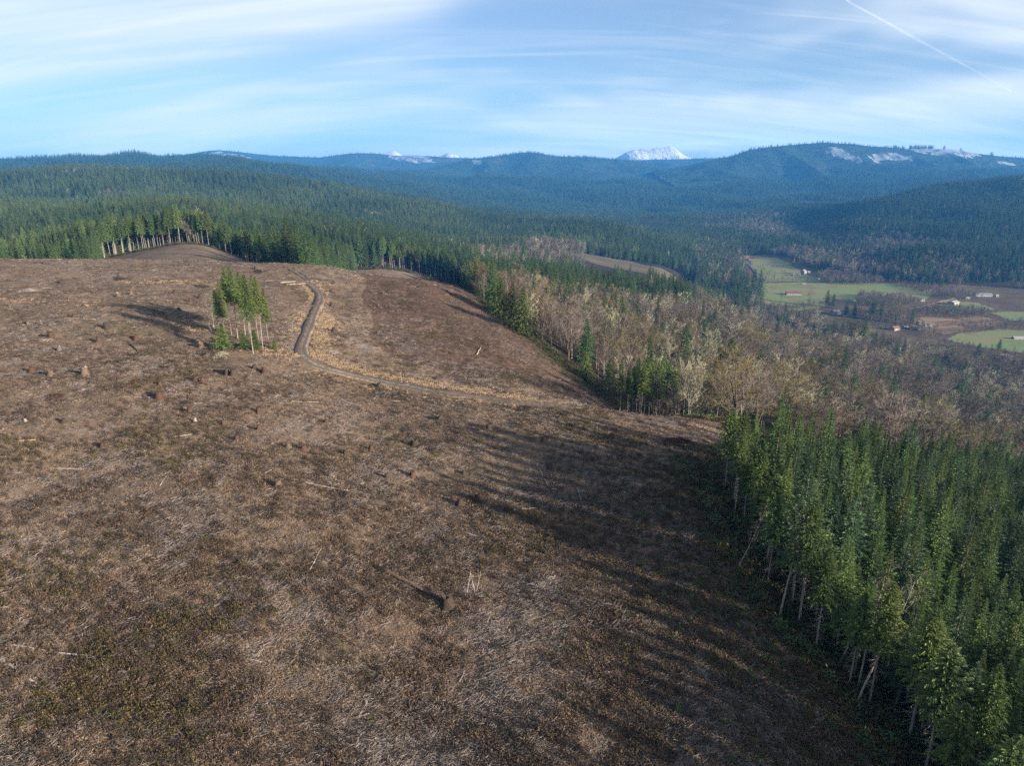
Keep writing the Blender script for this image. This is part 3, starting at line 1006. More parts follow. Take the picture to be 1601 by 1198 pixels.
def conifer_crown(seed, h, base, radius, whorls, per, st, spray=0.55, width=0.2, droop=0.25, power=0.8, lift=0.25, ragged=0.25, drop=0.0):
    """needles of one conifer: whorls of branches, each set with side sprays"""
    rng = np.random.default_rng(seed)
    t = np.sort(np.clip((np.arange(whorls * per) / (whorls * per)) + rng.normal(0, 0.008, whorls * per), 0, 0.995))
    if drop:
        t = t[rng.random(len(t)) > drop * np.exp(-3 * t)]
    n = len(t)
    az = np.arange(n) * 2.399 + rng.normal(0, 0.35, n)
    side = 1 + 0.18 * np.sin(az + rng.random() * 6.28) + 0.12 * np.sin(2 * az + rng.random() * 6.28)
    Lb = radius * (1 - t) ** power * np.clip(rng.normal(1, ragged, n), 0.45, 1.5) * side + 0.12
    Lb *= np.where(t < 0.12, 0.65 + 0.35 * t / 0.12, 1)
    z0 = h * (base + (1 - base) * t)
    up = lift * (0.25 + 1.5 * t)
    A = rows(np.cos(az), np.sin(az), np.zeros(n))
    Ps, Ds, Ls, Ws = [], [], [], []
    ss = (np.arange(st) + 0.6) / st
    for s in ss:
        c = Lb * s
        P = A * c[:, None] + rows(np.zeros(n), np.zeros(n), z0 + up * c - droop * c * s)
        dz = up - 2 * droop * s
        for sg in (-1, 1):
            ang = az + sg * (0.85 - 0.25 * s) + rng.normal(0, 0.2, n)
            D = rows(np.cos(ang), np.sin(ang), dz + rng.normal(0, 0.18, n))
            Ps.append(P + rng.normal(0, 0.03, P.shape))
            Ds.append(D)
            l = spray * (0.55 + 0.6 * (1 - s)) * np.clip(Lb / radius + 0.35, 0.4, 1.1) * rng.uniform(0.75, 1.25, n)
            Ls.append(l)
            Ws.append(l * width / spray * rng.uniform(0.8, 1.3, n) + 0.03)
    P = A * (Lb * 0.8)[:, None] + rows(np.zeros(n), np.zeros(n), z0 + up * Lb * 0.8 - droop * Lb * 0.64)
    Ps.append(P)
    Ds.append(rows(np.cos(az), np.sin(az), up - 1.2 * droop + 0.15))
    Ls.append(np.minimum(Lb * 0.45 + 0.1, spray * 1.3))
    Ws.append(Ls[-1] * 0.4)
    # leader
    k = 6
    Ps.append(rows(np.zeros(k), np.zeros(k), np.full(k, h * 0.955)))
    Ds.append(rows(rng.normal(0, 0.12, k), rng.normal(0, 0.12, k), np.ones(k)))
    Ls.append(np.full(k, h * 0.055))
    Ws.append(np.full(k, 0.12))
    return sprays(np.concatenate(Ps), np.concatenate(Ds), np.concatenate(Ls), np.concatenate(Ws), 0.10, rng)


def conifer_trunk(seed, h, r, bare=0.0, sticks=0, stick_len=1.2):
    rng = np.random.default_rng(seed + 500)
    k = 9
    s = np.linspace(0, 0.97, k)
    P = rows(0.02 * h * 0.25 * np.sin(s * 5 + seed), 0.02 * h * 0.2 * np.sin(s * 4 + 2 * seed), s * h)
    P[:, :2] -= P[0, :2]
    rr = r * (1 - s) ** 0.8 + 0.02
    rr[0] *= 1.35
    P[0, 2] = -0.6
    mb = MB()
    V, Q, T = tube(P, rr, 6)
    mb.add(V, Q, T)
    if sticks:
        z = rng.uniform(0.12, max(bare, 0.2), sticks) * h
        az = rng.uniform(0, 6.28, sticks)
        L = stick_len * rng.uniform(0.3, 1.1, sticks)
        P0 = rows(np.zeros(sticks), np.zeros(sticks), z)
        P1 = P0 + rows(np.cos(az) * L, np.sin(az) * L, rng.normal(-0.12, 0.25, sticks) * L)
        V, Q = prisms(P0, P1, 0.022, 0.008)
        mb.add(V, Q)
    return mb


def bare_tree(seed, h, spread, trunk_r, forks=1, limbs=16, kids=7, twigs_=7, low=0.25, ascend=0.9, twig_w=0.022, lean=0.0):
    """leafless broadleaf tree: trunk and limbs in one mesh, the twigs of the crown in another"""
    rng = np.random.default_rng(seed)
    wood, crown = MB(), MB()
    starts = []
    for f in range(forks):
        a = rng.uniform(0, 6.28)
        k = 8
        s = np.linspace(0, 1, k)
        hf = h * rng.uniform(0.86, 1.0)
        tilt = (0.06 + 0.12 * (forks > 1)) * rng.uniform(0.5, 1.3)
        P = rows(np.cos(a) * tilt * hf * s ** 1.3 + 0.15 * np.sin(4 * s + seed) * s + lean * hf * s, np.sin(a) * tilt * hf * s ** 1.3 + 0.15 * np.cos(5 * s) * s, hf * s)
        P[0, 2] = -0.6
        r = trunk_r * (1 - 0.9 * s) / (1 + 0.25 * (forks - 1))
        V, Q, T = tube(P, r, 5)
        wood.add(V, Q, T)
        starts.append((P, r, hf))
    LP, LD, LL, LR, LC = [], [], [], [], []
    for i in range(limbs):
        P, r, hf = starts[i % forks]
        t = low + (1 - low) * ((i + rng.uniform(0, 1)) / limbs) * 0.97
        x = t * (len(P) - 1)
        j = min(int(x), len(P) - 2)
        p = P[j] + (P[j + 1] - P[j]) * (x - j)
        az = i * 2.4 + rng.normal(0, 0.4)
        e = rng.normal(ascend, 0.2) * (0.7 + 0.5 * t)
        LP.append(p)
        LD.append((math.cos(az) * math.cos(e), math.sin(az) * math.cos(e), math.sin(e)))
        LL.append(spread * (1.15 - 0.75 * t) * rng.uniform(0.7, 1.25) * (1.0 if t > low + 0.1 else 0.8))
        LR.append(trunk_r * (0.38 * (1.1 - t) + 0.05))
        LC.append(rng.uniform(0.1, 0.5))
    P0, D, L, Rr, C = np.array(LP), np.array(LD), np.array(LL), np.array(LR), np.array(LC)

    def at(P, D, L, C, s):
        return P + D * (L * s)[:, None] + rows(np.zeros(len(L)), np.zeros(len(L)), C * L * s * s * 0.6)

    def chain(mb, P, D, L, Rr, C, segs, sides):
        for k in range(segs):
            a, b = k / segs, (k + 1) / segs
            V, Q = prisms(at(P, D, L, C, np.full(len(L), a)), at(P, D, L, C, np.full(len(L), b)), Rr * (1 - 0.8 * a), Rr * (1 - 0.8 * b), sides)
            mb.add(V, Q)

    def spawn(P, D, L, Rr, C, n, smin, lf, rf, open_):
        m = len(L)
        idx = np.repeat(np.arange(m), n)
        s = rng.uniform(smin, 1.0, m * n)
        p = at(P[idx], D[idx], L[idx], C[idx], s)
        tan = D[idx] + rows(np.zeros(m * n), np.zeros(m * n), 1.2 * C[idx] * s)
        d = tan / np.linalg.norm(tan, axis=1, keepdims=True) + rng.normal(0, open_, (m * n, 3)) + np.array([0, 0, 0.18])
        d /= np.linalg.norm(d, axis=1, keepdims=True)
        return p, d, L[idx] * lf * rng.uniform(0.6, 1.3, m * n) * (1.25 - 0.5 * s), Rr[idx] * rf, rng.uniform(0, 0.4, m * n)
    chain(wood, P0, D, L, Rr, C, 3, 3)
    b = spawn(P0, D, L, Rr, C, kids, 0.25, 0.50, 0.42, 0.55)
    chain(crown, *b[:3], np.maximum(b[3], twig_w * 1.2), b[4], 2, 3)
    c = spawn(*b, twigs_, 0.15, 0.58, 0.5, 0.6)
    V, Q = prisms(c[0], at(c[0], c[1], c[2], c[4], np.ones(len(c[2]))), twig_w, twig_w * 0.45, 3)
    crown.add(V, Q)
    return wood, crown


def cedar_crown(seed, h, radius):
    return conifer_crown(seed, h, 0.04, radius, 40, 9, 6, 0.75, 0.34, 0.55, 0.75, 0.20, 0.22)


# --- shared meshes
FIR = []           # plantation fir: (trunk, crown, height)
for i in range(9):
    h = 15.5
    m = M['fir'] if i % 3 else M['fir_blue']
    V, Q = conifer_crown(100 + i, h, 0.24, 2.85 + 0.15 * (i % 4), 44, 8, 10, 0.46, 0.135, 0.22, 1.05 + 0.12 * (i % 3), 0.34, 0.28)
    FIR.append((conifer_trunk(i, h, 0.15, 0.45, 26, 1.3).mesh('fir_trunk', [M['bark_grey']]), build_mesh('fir_crown', V, Q, None, [m])))
EDGEFIR = []       # plantation fir on the cut edge, its lower trunk bare
for i in range(5):
    h = 15.5
    m = M['fir'] if i % 2 else M['conifer_green']
    V, Q = conifer_crown(140 + i, h, 0.48, 2.7, 40, 8, 10, 0.46, 0.135, 0.30, 0.75, 0.30, 0.28, 0.12)
    EDGEFIR.append((conifer_trunk(20 + i, h, 0.15, 0.55, 60, 1.9).mesh('fir_trunk', [M['bark_pale']]), build_mesh('fir_crown', V, Q, None, [m])))
TALL = []          # tall forest tree with a long bare trunk
for i in range(6):
    h = 24.0
    V, Q = conifer_crown(180 + i, h, 0.44 + 0.03 * (i % 3), 2.7, 34, 7, 6, 0.85, 0.28, 0.30, 0.70, 0.25, 0.3, 0.15)
    TALL.append((conifer_trunk(40 + i, h, 0.15, 0.5, 26, 1.6).mesh('tall_trunk', [M['bark_pale'] if i == 1 else M['bark_grey']]), build_mesh('tall_crown', V, Q, None, [M['fir'] if i % 3 == 1 else M['conifer_green']])))
CON = []           # dark conifer of the old forest
for i in range(7):
    h = 24.0
    V, Q = conifer_crown(220 + i, h, 0.10, 3.5 + 0.25 * (i % 3), 24, 7, 5, 1.15, 0.50, 0.30, 0.80, 0.22, 0.28)
    CON.append((conifer_trunk(60 + i, h, 0.26).mesh('conifer_trunk', [M['bark_dark']]), build_mesh('conifer_crown', V, Q, None, [M['conifer']])))
CONB = []          # fresher green stands
for i in range(4):
    V, Q = conifer_crown(240 + i, 24.0, 0.12, 3.3, 24, 7, 5, 1.1, 0.48, 0.28, 0.85, 0.25, 0.3)
    CONB.append((conifer_trunk(70 + i, 24.0, 0.24).mesh('conifer_trunk', [M['bark_dark']]), build_mesh('conifer_crown', V, Q, None, [M['conifer_light']])))
YOUNG = []         # young bright conifer
for i in range(4):
    h = 8.0
    V, Q = conifer_crown(260 + i, h, 0.05, 1.9, 18, 7, 5, 0.70, 0.30, 0.22, 0.8, 0.3, 0.25)
    YOUNG.append((conifer_trunk(80 + i, h, 0.10).mesh('young_trunk', [M['bark_dark']]), build_mesh('young_crown', V, Q, None, [M['conifer_green']])))
CEDAR = []
for i in range(3):
    V, Q = cedar_crown(280 + i, 20.0, 4.3)
    CEDAR.append((conifer_trunk(90 + i, 20.0, 0.3).mesh('cedar_trunk', [M['bark_dark']]), build_mesh('cedar_crown', V, Q, None, [M['cedar']])))
BARE = {}          # leafless trees by look
_spec = [('alder', 4, dict(spread=3.6, trunk_r=0.15, limbs=20, kids=7, twigs_=8, low=0.35, ascend=0.85)),
         ('greybrown', 3, dict(spread=5.0, trunk_r=0.18, forks=2, limbs=20, kids=8, twigs_=8, low=0.25, ascend=0.65)),
         ('lichen', 2, dict(spread=4.2, trunk_r=0.16, forks=2, limbs=18, kids=7, twigs_=8, low=0.2, ascend=0.8, twig_w=0.030)),
         ('mossy', 2, dict(spread=6.0, trunk_r=0.25, forks=3, limbs=21, kids=8, twigs_=8, low=0.2, ascend=0.6, twig_w=0.026))]
for nm, cnt, kw in _spec:
    BARE[nm] = []
    for i in range(cnt):
        w, c = bare_tree(300 + 17 * i + len(nm), 15.0, **kw)
        BARE[nm].append((w.mesh(nm + '_trunk', [M['bark_grey'] if nm in ('alder', 'lichen') else M['wood_brown']]), c.mesh(nm + '_crown', [M[nm]])))
SNAGBIRCH = []
for i in range(3):
    w, c = bare_tree(420 + i, 11.0, 2.0, 0.10, limbs=16, kids=5, twigs_=5, low=0.35, ascend=0.85, twig_w=0.012)
    SNAGBIRCH.append((w.mesh('birch_trunk', [M['bark_pale']]), c.mesh('birch_crown', [M['alder'] if i == 0 else M['greybrown']])))


def plant(name, kinds, label, cat, x, y, h, href, group=None, rng=RNG, tilt=0.0, tilt_dir=0.0, wide=1.0, pick=None):
    """one tree as a thing with its trunk and crown"""
    z = float(ground_z(x, y))
    k = kinds[int(rng.integers(len(kinds))) if pick is None else pick % len(kinds)]
    s = h / href
    rot = Matrix.Rotation(tilt, 4, Vector((-math.sin(tilt_dir), math.cos(tilt_dir), 0))) @ Matrix.Rotation(rng.uniform(0, 6.28), 4, 'Z')
    t = thing(name, label, cat, (x, y, z - 0.1), rot.to_euler(), (s * wide, s * wide, s), group)
    obj('trunk', k[0], t)
    obj('crown', k[1], t)
    return t


def joined(pair):
    """trunk and crown as one mesh, for the trees of a mass"""
    (a, b) = pair
    me = bpy.data.meshes.new('tree')
    Va = np.empty(len(a.vertices) * 3, np.float32)
    a.vertices.foreach_get('co', Va)
    Vb = np.empty(len(b.vertices) * 3, np.float32)
    b.vertices.foreach_get('co', Vb)
    bpy.data.meshes.remove(me)

    def polys(m):
        ls = np.empty(len(m.loops), np.int32)
        m.loops.foreach_get('vertex_index', ls)
        st = np.empty(len(m.polygons), np.int32)
        m.polygons.foreach_get('loop_start', st)
        tot = np.empty(len(m.polygons), np.int32)
        m.polygons.foreach_get('loop_total', tot)
        q = ls[st[tot == 4][:, None] + np.arange(4)] if (tot == 4).any() else np.zeros((0, 4), int)
        t = ls[st[tot == 3][:, None] + np.arange(3)] if (tot == 3).any() else np.zeros((0, 3), int)
        return q, t
    mb = MB()
    qa, ta = polys(a)
    qb, tb = polys(b)
    mb.add(Va, qa, ta, 0)
    mb.add(Vb, qb, tb, 1)
    return mb.mesh('tree', [a.materials[0], b.materials[0]])


# ------------------------------------------------------------------ masses nobody could count: points with geometry-node copies
_protos = {}


def proto_collection(name, meshes):
    c = bpy.data.collections.new(name)
    for i, me in enumerate(meshes):
        o = bpy.data.objects.new(f'{name}_{i:02d}', me)
        c.objects.link(o)
    return c


def scatter(name, meshes, P, rotz, scale, idx, label=None, tilt=None):
    n = len(P)
    if not n:
        return None
    me = bpy.data.meshes.new(name)
    me.vertices.add(n)
    me.vertices.foreach_set('co', np.asarray(P, np.float32).ravel())
    rot = np.zeros((n, 3), np.float32)
    if tilt is not None:
        rot[:, :2] = tilt
    rot[:, 2] = rotz
    sc = np.asarray(scale, np.float32)
    if sc.ndim == 1:
        sc = np.repeat(sc[:, None], 3, 1)
    for nm, tp, arr, key in (('rot', 'FLOAT_VECTOR', rot, 'vector'), ('scl', 'FLOAT_VECTOR', sc, 'vector'), ('idx', 'INT', np.asarray(idx, np.int32), 'value')):
        at = me.attributes.new(nm, tp, 'POINT')
        at.data.foreach_set(key, np.ascontiguousarray(arr).ravel())
    o = obj(name, me)
    setting(o, 'stuff', label)
    col = proto_collection('source_' + name, meshes)
    ng = bpy.data.node_groups.new('scatter_' + name, 'GeometryNodeTree')
    ng.interface.new_socket('Geometry', in_out='INPUT', socket_type='NodeSocketGeometry')
    ng.interface.new_socket('Geometry', in_out='OUTPUT', socket_type='NodeSocketGeometry')
    N, L = ng.nodes, ng.links
    gi, go = N.new('NodeGroupInput'), N.new('NodeGroupOutput')
    ci = N.new('GeometryNodeCollectionInfo')
    ci.inputs['Collection'].default_value = col
    ci.inputs['Separate Children'].default_value = True
    ci.inputs['Reset Children'].default_value = True
    ip = N.new('GeometryNodeInstanceOnPoints')
    ip.inputs['Pick Instance'].default_value = True
    for nm, tp, sock in (('rot', 'FLOAT_VECTOR', 'Rotation'), ('scl', 'FLOAT_VECTOR', 'Scale'), ('idx', 'INT', 'Instance Index')):
        na = N.new('GeometryNodeInputNamedAttribute')
        na.data_type = tp
        na.inputs['Name'].default_value = nm
        L.new(na.outputs['Attribute'], ip.inputs[sock])
    L.new(gi.outputs[0], ip.inputs['Points'])
    L.new(ci.outputs[0], ip.inputs['Instance'])
    L.new(ip.outputs[0], go.inputs[0])
    md = o.modifiers.new('scatter', 'NODES')
    md.node_group = ng
    return o


def lattice(x0, x1, y0, y1, step, jit=0.42, rng=RNG):
    gx, gy = np.meshgrid(np.arange(x0, x1, step), np.arange(y0, y1, step))
    gx[1::2] += step / 2
    x = gx.ravel() + rng.uniform(-jit, jit, gx.size) * step
    y = gy.ravel() + rng.uniform(-jit, jit, gx.size) * step
    return x, y


# ------------------------------------------------------------------ the plantation of firs to the right of the clearcut
def build_plantation():
    rng = np.random.default_rng(5)
    step = 3.4
    ind, rest = [], []
    ycur = np.arange(-58, 230, step)
    for j, y0 in enumerate(ycur):
        for i in range(52):
            y = y0 + rng.normal(0, 0.6) + (0.5 * step if i % 2 else 0)
            x = plant_x(y) + 1.8 + i * step * 0.90 + rng.normal(0, 0.6)
            if x > 190 or y > plant_back(x):
                continue
            if rng.random() < 0.05 and i > 6:
                continue
            h = float(np.clip(rng.normal(13.0, 2.0), 8, 17)) * (0.97 if i == 0 else 1) + (0.7 if 0 < i < 7 else 0) + (2.0 if y < 44 else 0)
            z = float(ground_z(x, y))
            u, v = project(x, y, z + h * 0.85)
            ub, vb = project(x, y, z)
            infr = y > 20 and -10 < u < 1625 and (v < 1215)
            (ind if infr else rest).append((x, y, z, h, i, float(u), float(v)))
    # the 300 nearest in view are things, the others one mass
    ind.sort(key=lambda t: math.hypot(t[0], t[1]))
    rest += ind[300:]
    ind = ind[:300]
    by_row = {}
    for t in ind:
        by_row.setdefault(t[4], []).append(t)
    for i, L in by_row.items():
        L.sort(key=lambda t: -t[1])
        for k, t in enumerate(L):
            x, y, z, h, _, u, v = t
            size = 'tall' if h > 14.6 else 'short' if h < 12 else 'green'
            if i == 0:
                lab = f'{size} fir with bare grey lower trunk, {nth(k + 1)} from far end of plantation edge'
                kinds = EDGEFIR
            else:
                lab = f'{size} fir, {nth(k + 1)} from far end of {nth(i + 1)} plantation row behind the edge'
                kinds = EDGEFIR if i == 1 and k % 2 else FIR
            plant('fir_tree', kinds, lab, 'fir tree', x, y, h, 15.5, 'firs of the dense plantation', rng, tilt=abs(rng.normal(0, 0.02)), tilt_dir=rng.uniform(0, 6.28), wide=rng.uniform(0.70, 0.95))
    if rest:
        A = np.array([t[:4] for t in rest])
        ms = [joined(p) for p in FIR[:5]]
        n = len(A)
        wd = rng.uniform(0.70, 0.95, n)
        scatter('plantation_forest', ms, A[:, :3], rng.uniform(0, 6.28, n), np.stack([A[:, 3] / 15.5 * wd, A[:, 3] / 15.5 * wd, A[:, 3] / 15.5], -1), rng.integers(0, len(ms), n), 'rest of the dense green fir plantation sloping away from the clearcut')
    return ind


build_plantation()

# leaning, leafless and dead stems along the plantation edge
for (u, v, h, tilt, tdir, pick, lab) in [
        (1337, 1106, 15, 0.34, 0.6, 0, 'leaning leafless birch with reddish twigs at the plantation edge, nearest one'),
        (1340, 1080, 14, 0.28, 0.9, 1, 'pale leaning leafless birch close behind the reddish one at the plantation edge'),
        (1310, 1042, 13, 0.40, 0.35, 2, 'grey dead sapling leaning away from the clearcut into the dark firs'),
        (1247, 980, 12, 0.10, 0.8, 2, 'fuzzy grey dead sapling standing before the plantation edge'),
        (1218, 968, 15, 0.16, 0.5, 1, 'spotted pale birch trunk leaning into the plantation edge'),
        (1152, 890, 9, 0.42, 0.2, 2, 'thin pale stem leaning low over the shaded clearcut edge')]:
    x, y, z = hit(u, v)
    plant('leaning_birch' if pick < 2 else 'dead_sapling', SNAGBIRCH, lab, 'birch tree' if pick < 2 else 'dead tree', x, y, h, 11.0, tilt=tilt, tilt_dir=tdir, pick=pick)


# ------------------------------------------------------------------ bare broadleaf woods below the clearcut
def wood_masks(x, y):
    a = x / np.maximum(y, 1)
    beyond = (y > edge_y(np.clip(a, -1, 0.335)) + 4)
    right = (a > 0.335) & (x > plant_x(np.clip(y, 0, 190)) + np.where(y < 190, 80 - 0.0 * y, 0))
    return a, beyond, right


BLOCK = [[(x, y) for x, y in TAN_FIELD]] + [P for _, P in FIELDS]


def clear_of_fields(x, y, pad=0):
    ok = np.ones(np.shape(x), bool)
    for P in BLOCK:
        ok &= ~in_poly(x, y, P)
    return ok


def build_woods():
    rng = np.random.default_rng(21)
    x, y = lattice(-60, 760, 120, 960, 7.2, rng=rng)
    a = x / y
    lower = np.interp(a, [-0.09, -0.03, 0.02, 0.1, 0.17, 0.25, 0.30, 0.335], [300, 258, 232, 228, 200, 165, 150, 165])
    lower = np.maximum(lower, np.where(a < 0.335, edge_y(np.clip(a, -1, 0.335)) + 5, 0))
    lower = np.where(a >= 0.335, 140 + 40 * np.clip((a - 0.335) / 0.4, 0, 1), lower)
    upper = np.interp(a, [-0.1, -0.05, 0.0, 0.06, 0.12, 0.2, 0.27, 0.30], [325, 345, 380, 420, 480, 560, 600, 640])
    upper = np.where(a > 0.27, np.minimum(valley_y(np.clip(a, 0.27, 1)) + 10, 1000), upper)
    upper = np.where((a > 0.27) & (a < 0.37), np.minimum(upper, 720 + (a - 0.27) * 2200), upper)
    k = (a > -0.09) & (a < 0.86) & (y > lower) & (y < upper)
    # the plantation keeps its own ground
    k &= ~((x > plant_x(np.clip(y, -80, 190)) - 2) & (y < plant_back(x) + 5))
    x, y = x[k], y[k]
    z = ground_z(x, y)
    n = len(x)
    h = np.clip(rng.normal(14.5, 3.2, n), 7, 22)
    vis = seen(x, y, z + h) & (fbm(x / 22, y / 22, 95, 2) > -0.30) & (rng.random(n) > 0.42 * sstep(x / y, 0.26, 0.42))
    x, y, z, h = x[vis], y[vis], z[vis], h[vis]
    n = len(x)
    r = rng.random(n)
    zone = fbm(x / 55, y / 55, 91, 2)
    kind = np.where(r < 0.36 + 0.6 * zone - 0.25 * sstep(x / y, 0.22, 0.4), 0, np.where(r < 0.66, 1, np.where(r < 0.83, 2, 3)))   # alder, grey-brown, lichen, mossy
    wd = rng.uniform(0.85, 1.2, n) * np.where(kind > 0, 1 + 0.45 * sstep(x / y, 0.22, 0.42), 1)
    con = (rng.random(n) < 0.11 + 0.06 * sstep(x / y, 0.2, 0.35) + 0.55 * np.clip(fbm(x / 45, y / 45, 97, 2), 0, 1))
    near_edge = np.abs(y - edge_y(np.clip(x / y, -1, 0.335))) < 14
    con &= ~(near_edge & (rng.random(n) < 0.5))
    u, v = project(x, y, z + h * 0.7)
    inview = (u > -30) & (u < 1640)
    d = np.hypot(x, y)
    order = np.argsort(d)
    order = [i for i in order if inview[i] and not con[i]]
    indiv = set(order[:300])
    names = ['alder', 'greybrown', 'lichen', 'mossy']
    looks = ['slender reddish-brown leafless alder', 'spreading grey-brown leafless maple', 'pale lichen-covered leafless tree', 'olive mossy leafless maple']
    sel = sorted(indiv, key=lambda i: -v[i])
    for r0 in range(0, len(sel), 25):
        row = sorted(sel[r0:r0 + 25], key=lambda i: u[i])
        for q, i in enumerate(row):
            k = int(kind[i])
            lab = f'{looks[k]}, {nth(q + 1)} from left in {nth(r0 // 25 + 1)} row up the wooded slope'
            plant('bare_tree', BARE[names[k]], lab, 'tree', x[i], y[i], h[i] * (1.0 if k != 3 else 0.95), 15.0, 'leafless trees of the slope below the clearcut', rng, wide=float(wd[i]))
    rest = np.array([i for i in range(n) if i not in indiv and not con[i]])
    ms, off = [], {}
    for k, nm in enumerate(names):
        off[k] = (len(ms), len(BARE[nm]))
        ms += [joined(p) for p in BARE[nm]]
    idx = np.array([off[int(kind[i])][0] + int(rng.integers(off[int(kind[i])][1])) for i in rest])
    scatter('bare_woods', ms, np.stack([x[rest], y[rest], z[rest] - 0.2], -1), rng.uniform(0, 6.28, len(rest)), np.stack([h[rest] / 15.0 * wd[rest], h[rest] / 15.0 * wd[rest], h[rest] / 15.0], -1), idx, 'leafless brown and pale woodland covering the slope down to the valley')
    cons = [i for i in range(n) if con[i]]
    return [(x[i], y[i], float(h[i]) * rng.uniform(0.9, 1.3)) for i in cons if y[i] > 205 or x[i] < 0.3 * y[i]]


WOOD_CONIFERS = build_woods()


# ------------------------------------------------------------------ conifer forest on the hills
def ridge_patch(a, y):
    """where leafless trees break the conifer forest"""
    b = np.zeros(np.shape(a), bool)
    for (a0, a1, y0, y1) in [(-0.115, 0.015, 830, 1120), (-0.035, 0.075, 700, 900), (-0.35, -0.325, 520, 620), (-0.455, -0.435, 760, 840), (-0.12, -0.09, 420, 500), (0.02, 0.105, 900, 1290), (-0.05, 0.02, 690, 860)]:
        b |= (a > a0) & (a < a1) & (y > y0) & (y < y1)
    return b


def conifer_region(x, y):
    a = x / np.maximum(y, 1)
    e = edge_y(np.clip(a, -1, 0.335))
    left = (a < -0.05) & (y > e + 7)
    strip0 = np.interp(a, [-0.05, 0.0, 0.06, 0.12, 0.2, 0.27, 0.30], [345, 380, 420, 480, 560, 600, 640])
    strip1 = np.interp(a, [0.06, 0.1, 0.12, 0.2, 0.27], [900, 640, 660, 730, 900])
    mid = (a >= -0.05) & (a <= 0.27) & (y > strip0) & ((y < strip1) | (y > 1285) | (a < 0.105))
    tail = (a > 0.27) & (a < 0.37) & (y > 720 + (a - 0.27) * 2200) & (y < valley_y(np.clip(a, 0.27, 1)) - 8)
    ridge_tail = (a > 0.27) & (a < 0.33) & (y > 1560)
    return left | mid | tail | ridge_tail


def build_forest():
    rng = np.random.default_rng(33)
    xs, ys = [], []
    for (y0, y1, st) in ((290, 700, 5.6), (700, 1250, 6.6), (1250, 2650, 8.4)):
        x, y = lattice(-0.98 * y1, 0.40 * y1, y0, y1, st, rng=rng)
        k = (x / y > -0.98)
        xs.append(x[k])
        ys.append(y[k])
    x, y = np.concatenate(xs), np.concatenate(ys)
    k = conifer_region(x, y) & clear_of_fields(x, y)
    a = x / y
    # the strip between the woods and the tan field is a loose mix
    loose = (a > 0.0) & (y < 1000) & (rng.random(len(x)) < np.clip((a - 0.0) * 3.2, 0, 0.62))
    k &= ~loose
    x, y = x[k], y[k]
    z = ground_z(x, y)
    n = len(x)
    h = np.clip(rng.normal(24.5, 3.2, n), 14, 33) * (1 - 0.10 * sstep(y, 900, 400))
    h = np.where((x / y < -0.55) & (y < 410), h * 0.72, h)
    v0 = seen(x, y, z + h, 0.006)
    x, y, z, h = x[v0], y[v0], z[v0], h[v0]
    a = x / y
    n = len(x)
    bare = (ridge_patch(a, y) & (rng.random(n) < 0.85)) | (rng.random(n) < 0.012) | ((fbm(x / 60, y / 60, 151, 2) > 0.47) & (rng.random(n) < 0.8)) | ((a > 0.27) & (rng.random(n) < 0.4))
    knob = (a > -0.60) & (a < -0.36) & (y < 480)
    tallrim = (a > -0.19) & (a < 0.0) & (y < edge_y(np.clip(a, -1, 0.33)) + 34)
    u, v = project(x, y, z + h * 0.7)
    inview = (u > -20) & (u < 1620)
    d = np.hypot(x, y)
    used = np.zeros(n, bool)
    # tall bare-stemmed trees along the cut knob and the bowl's rim
    for mask, where, cat_h in ((knob, 'on the far cut knoll', 25), (tallrim, 'on the far bowl rim', 23)):
        c = np.where(mask & inview & ~bare)[0]
        c = c[np.argsort(d[c])][:120 if cat_h == 25 else 120]
        used[c] = True
        c = c[np.argsort(-v[c])]
        for r0 in range(0, len(c), 30):
            row = sorted(c[r0:r0 + 30], key=lambda i: u[i])
            for q, i in enumerate(row):
                lab = f'tall bare-stemmed fir, {nth(q + 1)} from left, {nth(r0 // 30 + 1)} row {where}'
                plant('tall_fir', TALL, lab, 'tree', x[i], y[i], h[i], 24.0, 'tall firs ' + where, rng, tilt=abs(rng.normal(0, 0.025)), tilt_dir=rng.uniform(0, 6.28))
    c = np.where(inview & ~bare & ~used)[0]
    c = c[np.argsort(d[c] / h[c])][:230]
    used[c] = True
    c = c[np.argsort(-v[c])]
    for r0 in range(0, len(c), 25):
        row = sorted(c[r0:r0 + 25], key=lambda i: u[i])
        for q, i in enumerate(row):
            lab = f'dark green conifer, {nth(q + 1)} from left in {nth(r0 // 25 + 1)} row behind the clearcut'
            kind = YOUNG if h[i] < 15 else CON
            plant('conifer_tree', kind, lab, 'tree', x[i], y[i], h[i], 8.0 if kind is YOUNG else 24.0, 'conifers at the front of the forest', rng, wide=rng.uniform(0.85, 1.2))
    rest = np.where(~used & ~bare)[0]
    ms = [joined(p) for p in CON] + [joined(p) for p in CONB]
    stand = fbm(x[rest] / 170, y[rest] / 230, 141, 3)
    pick = np.where(stand + rng.normal(0, 0.12, len(rest)) > 0.06, 7 + rng.integers(0, 4, len(rest)), rng.integers(0, 7, len(rest)))
    h = h * (1 + 0.35 * np.clip(fbm(x / 210, y / 210, 147, 2), -0.5, 0.5))
    scatter('conifer_forest', ms, np.stack([x[rest], y[rest], z[rest] - 0.3], -1), rng.uniform(0, 6.28, len(rest)), h[rest] / 24.0, pick, 'dark green conifer forest covering the hills beyond the clearcut')
    b = np.where(bare)[0]
    ms = [joined(p) for p in BARE['alder'] + BARE['greybrown'] + BARE['lichen'][:1]]
    scatter('bare_grove', ms, np.stack([x[b], y[b], z[b] - 0.3], -1), rng.uniform(0, 6.28, len(b)), np.clip(h[b] * 0.78, 10, 22) / 15.0, rng.integers(0, len(ms), len(b)), 'leafless grey-brown groves among the conifers of the hills')
    print('forest', len(rest), 'bare', len(b))


build_forest()


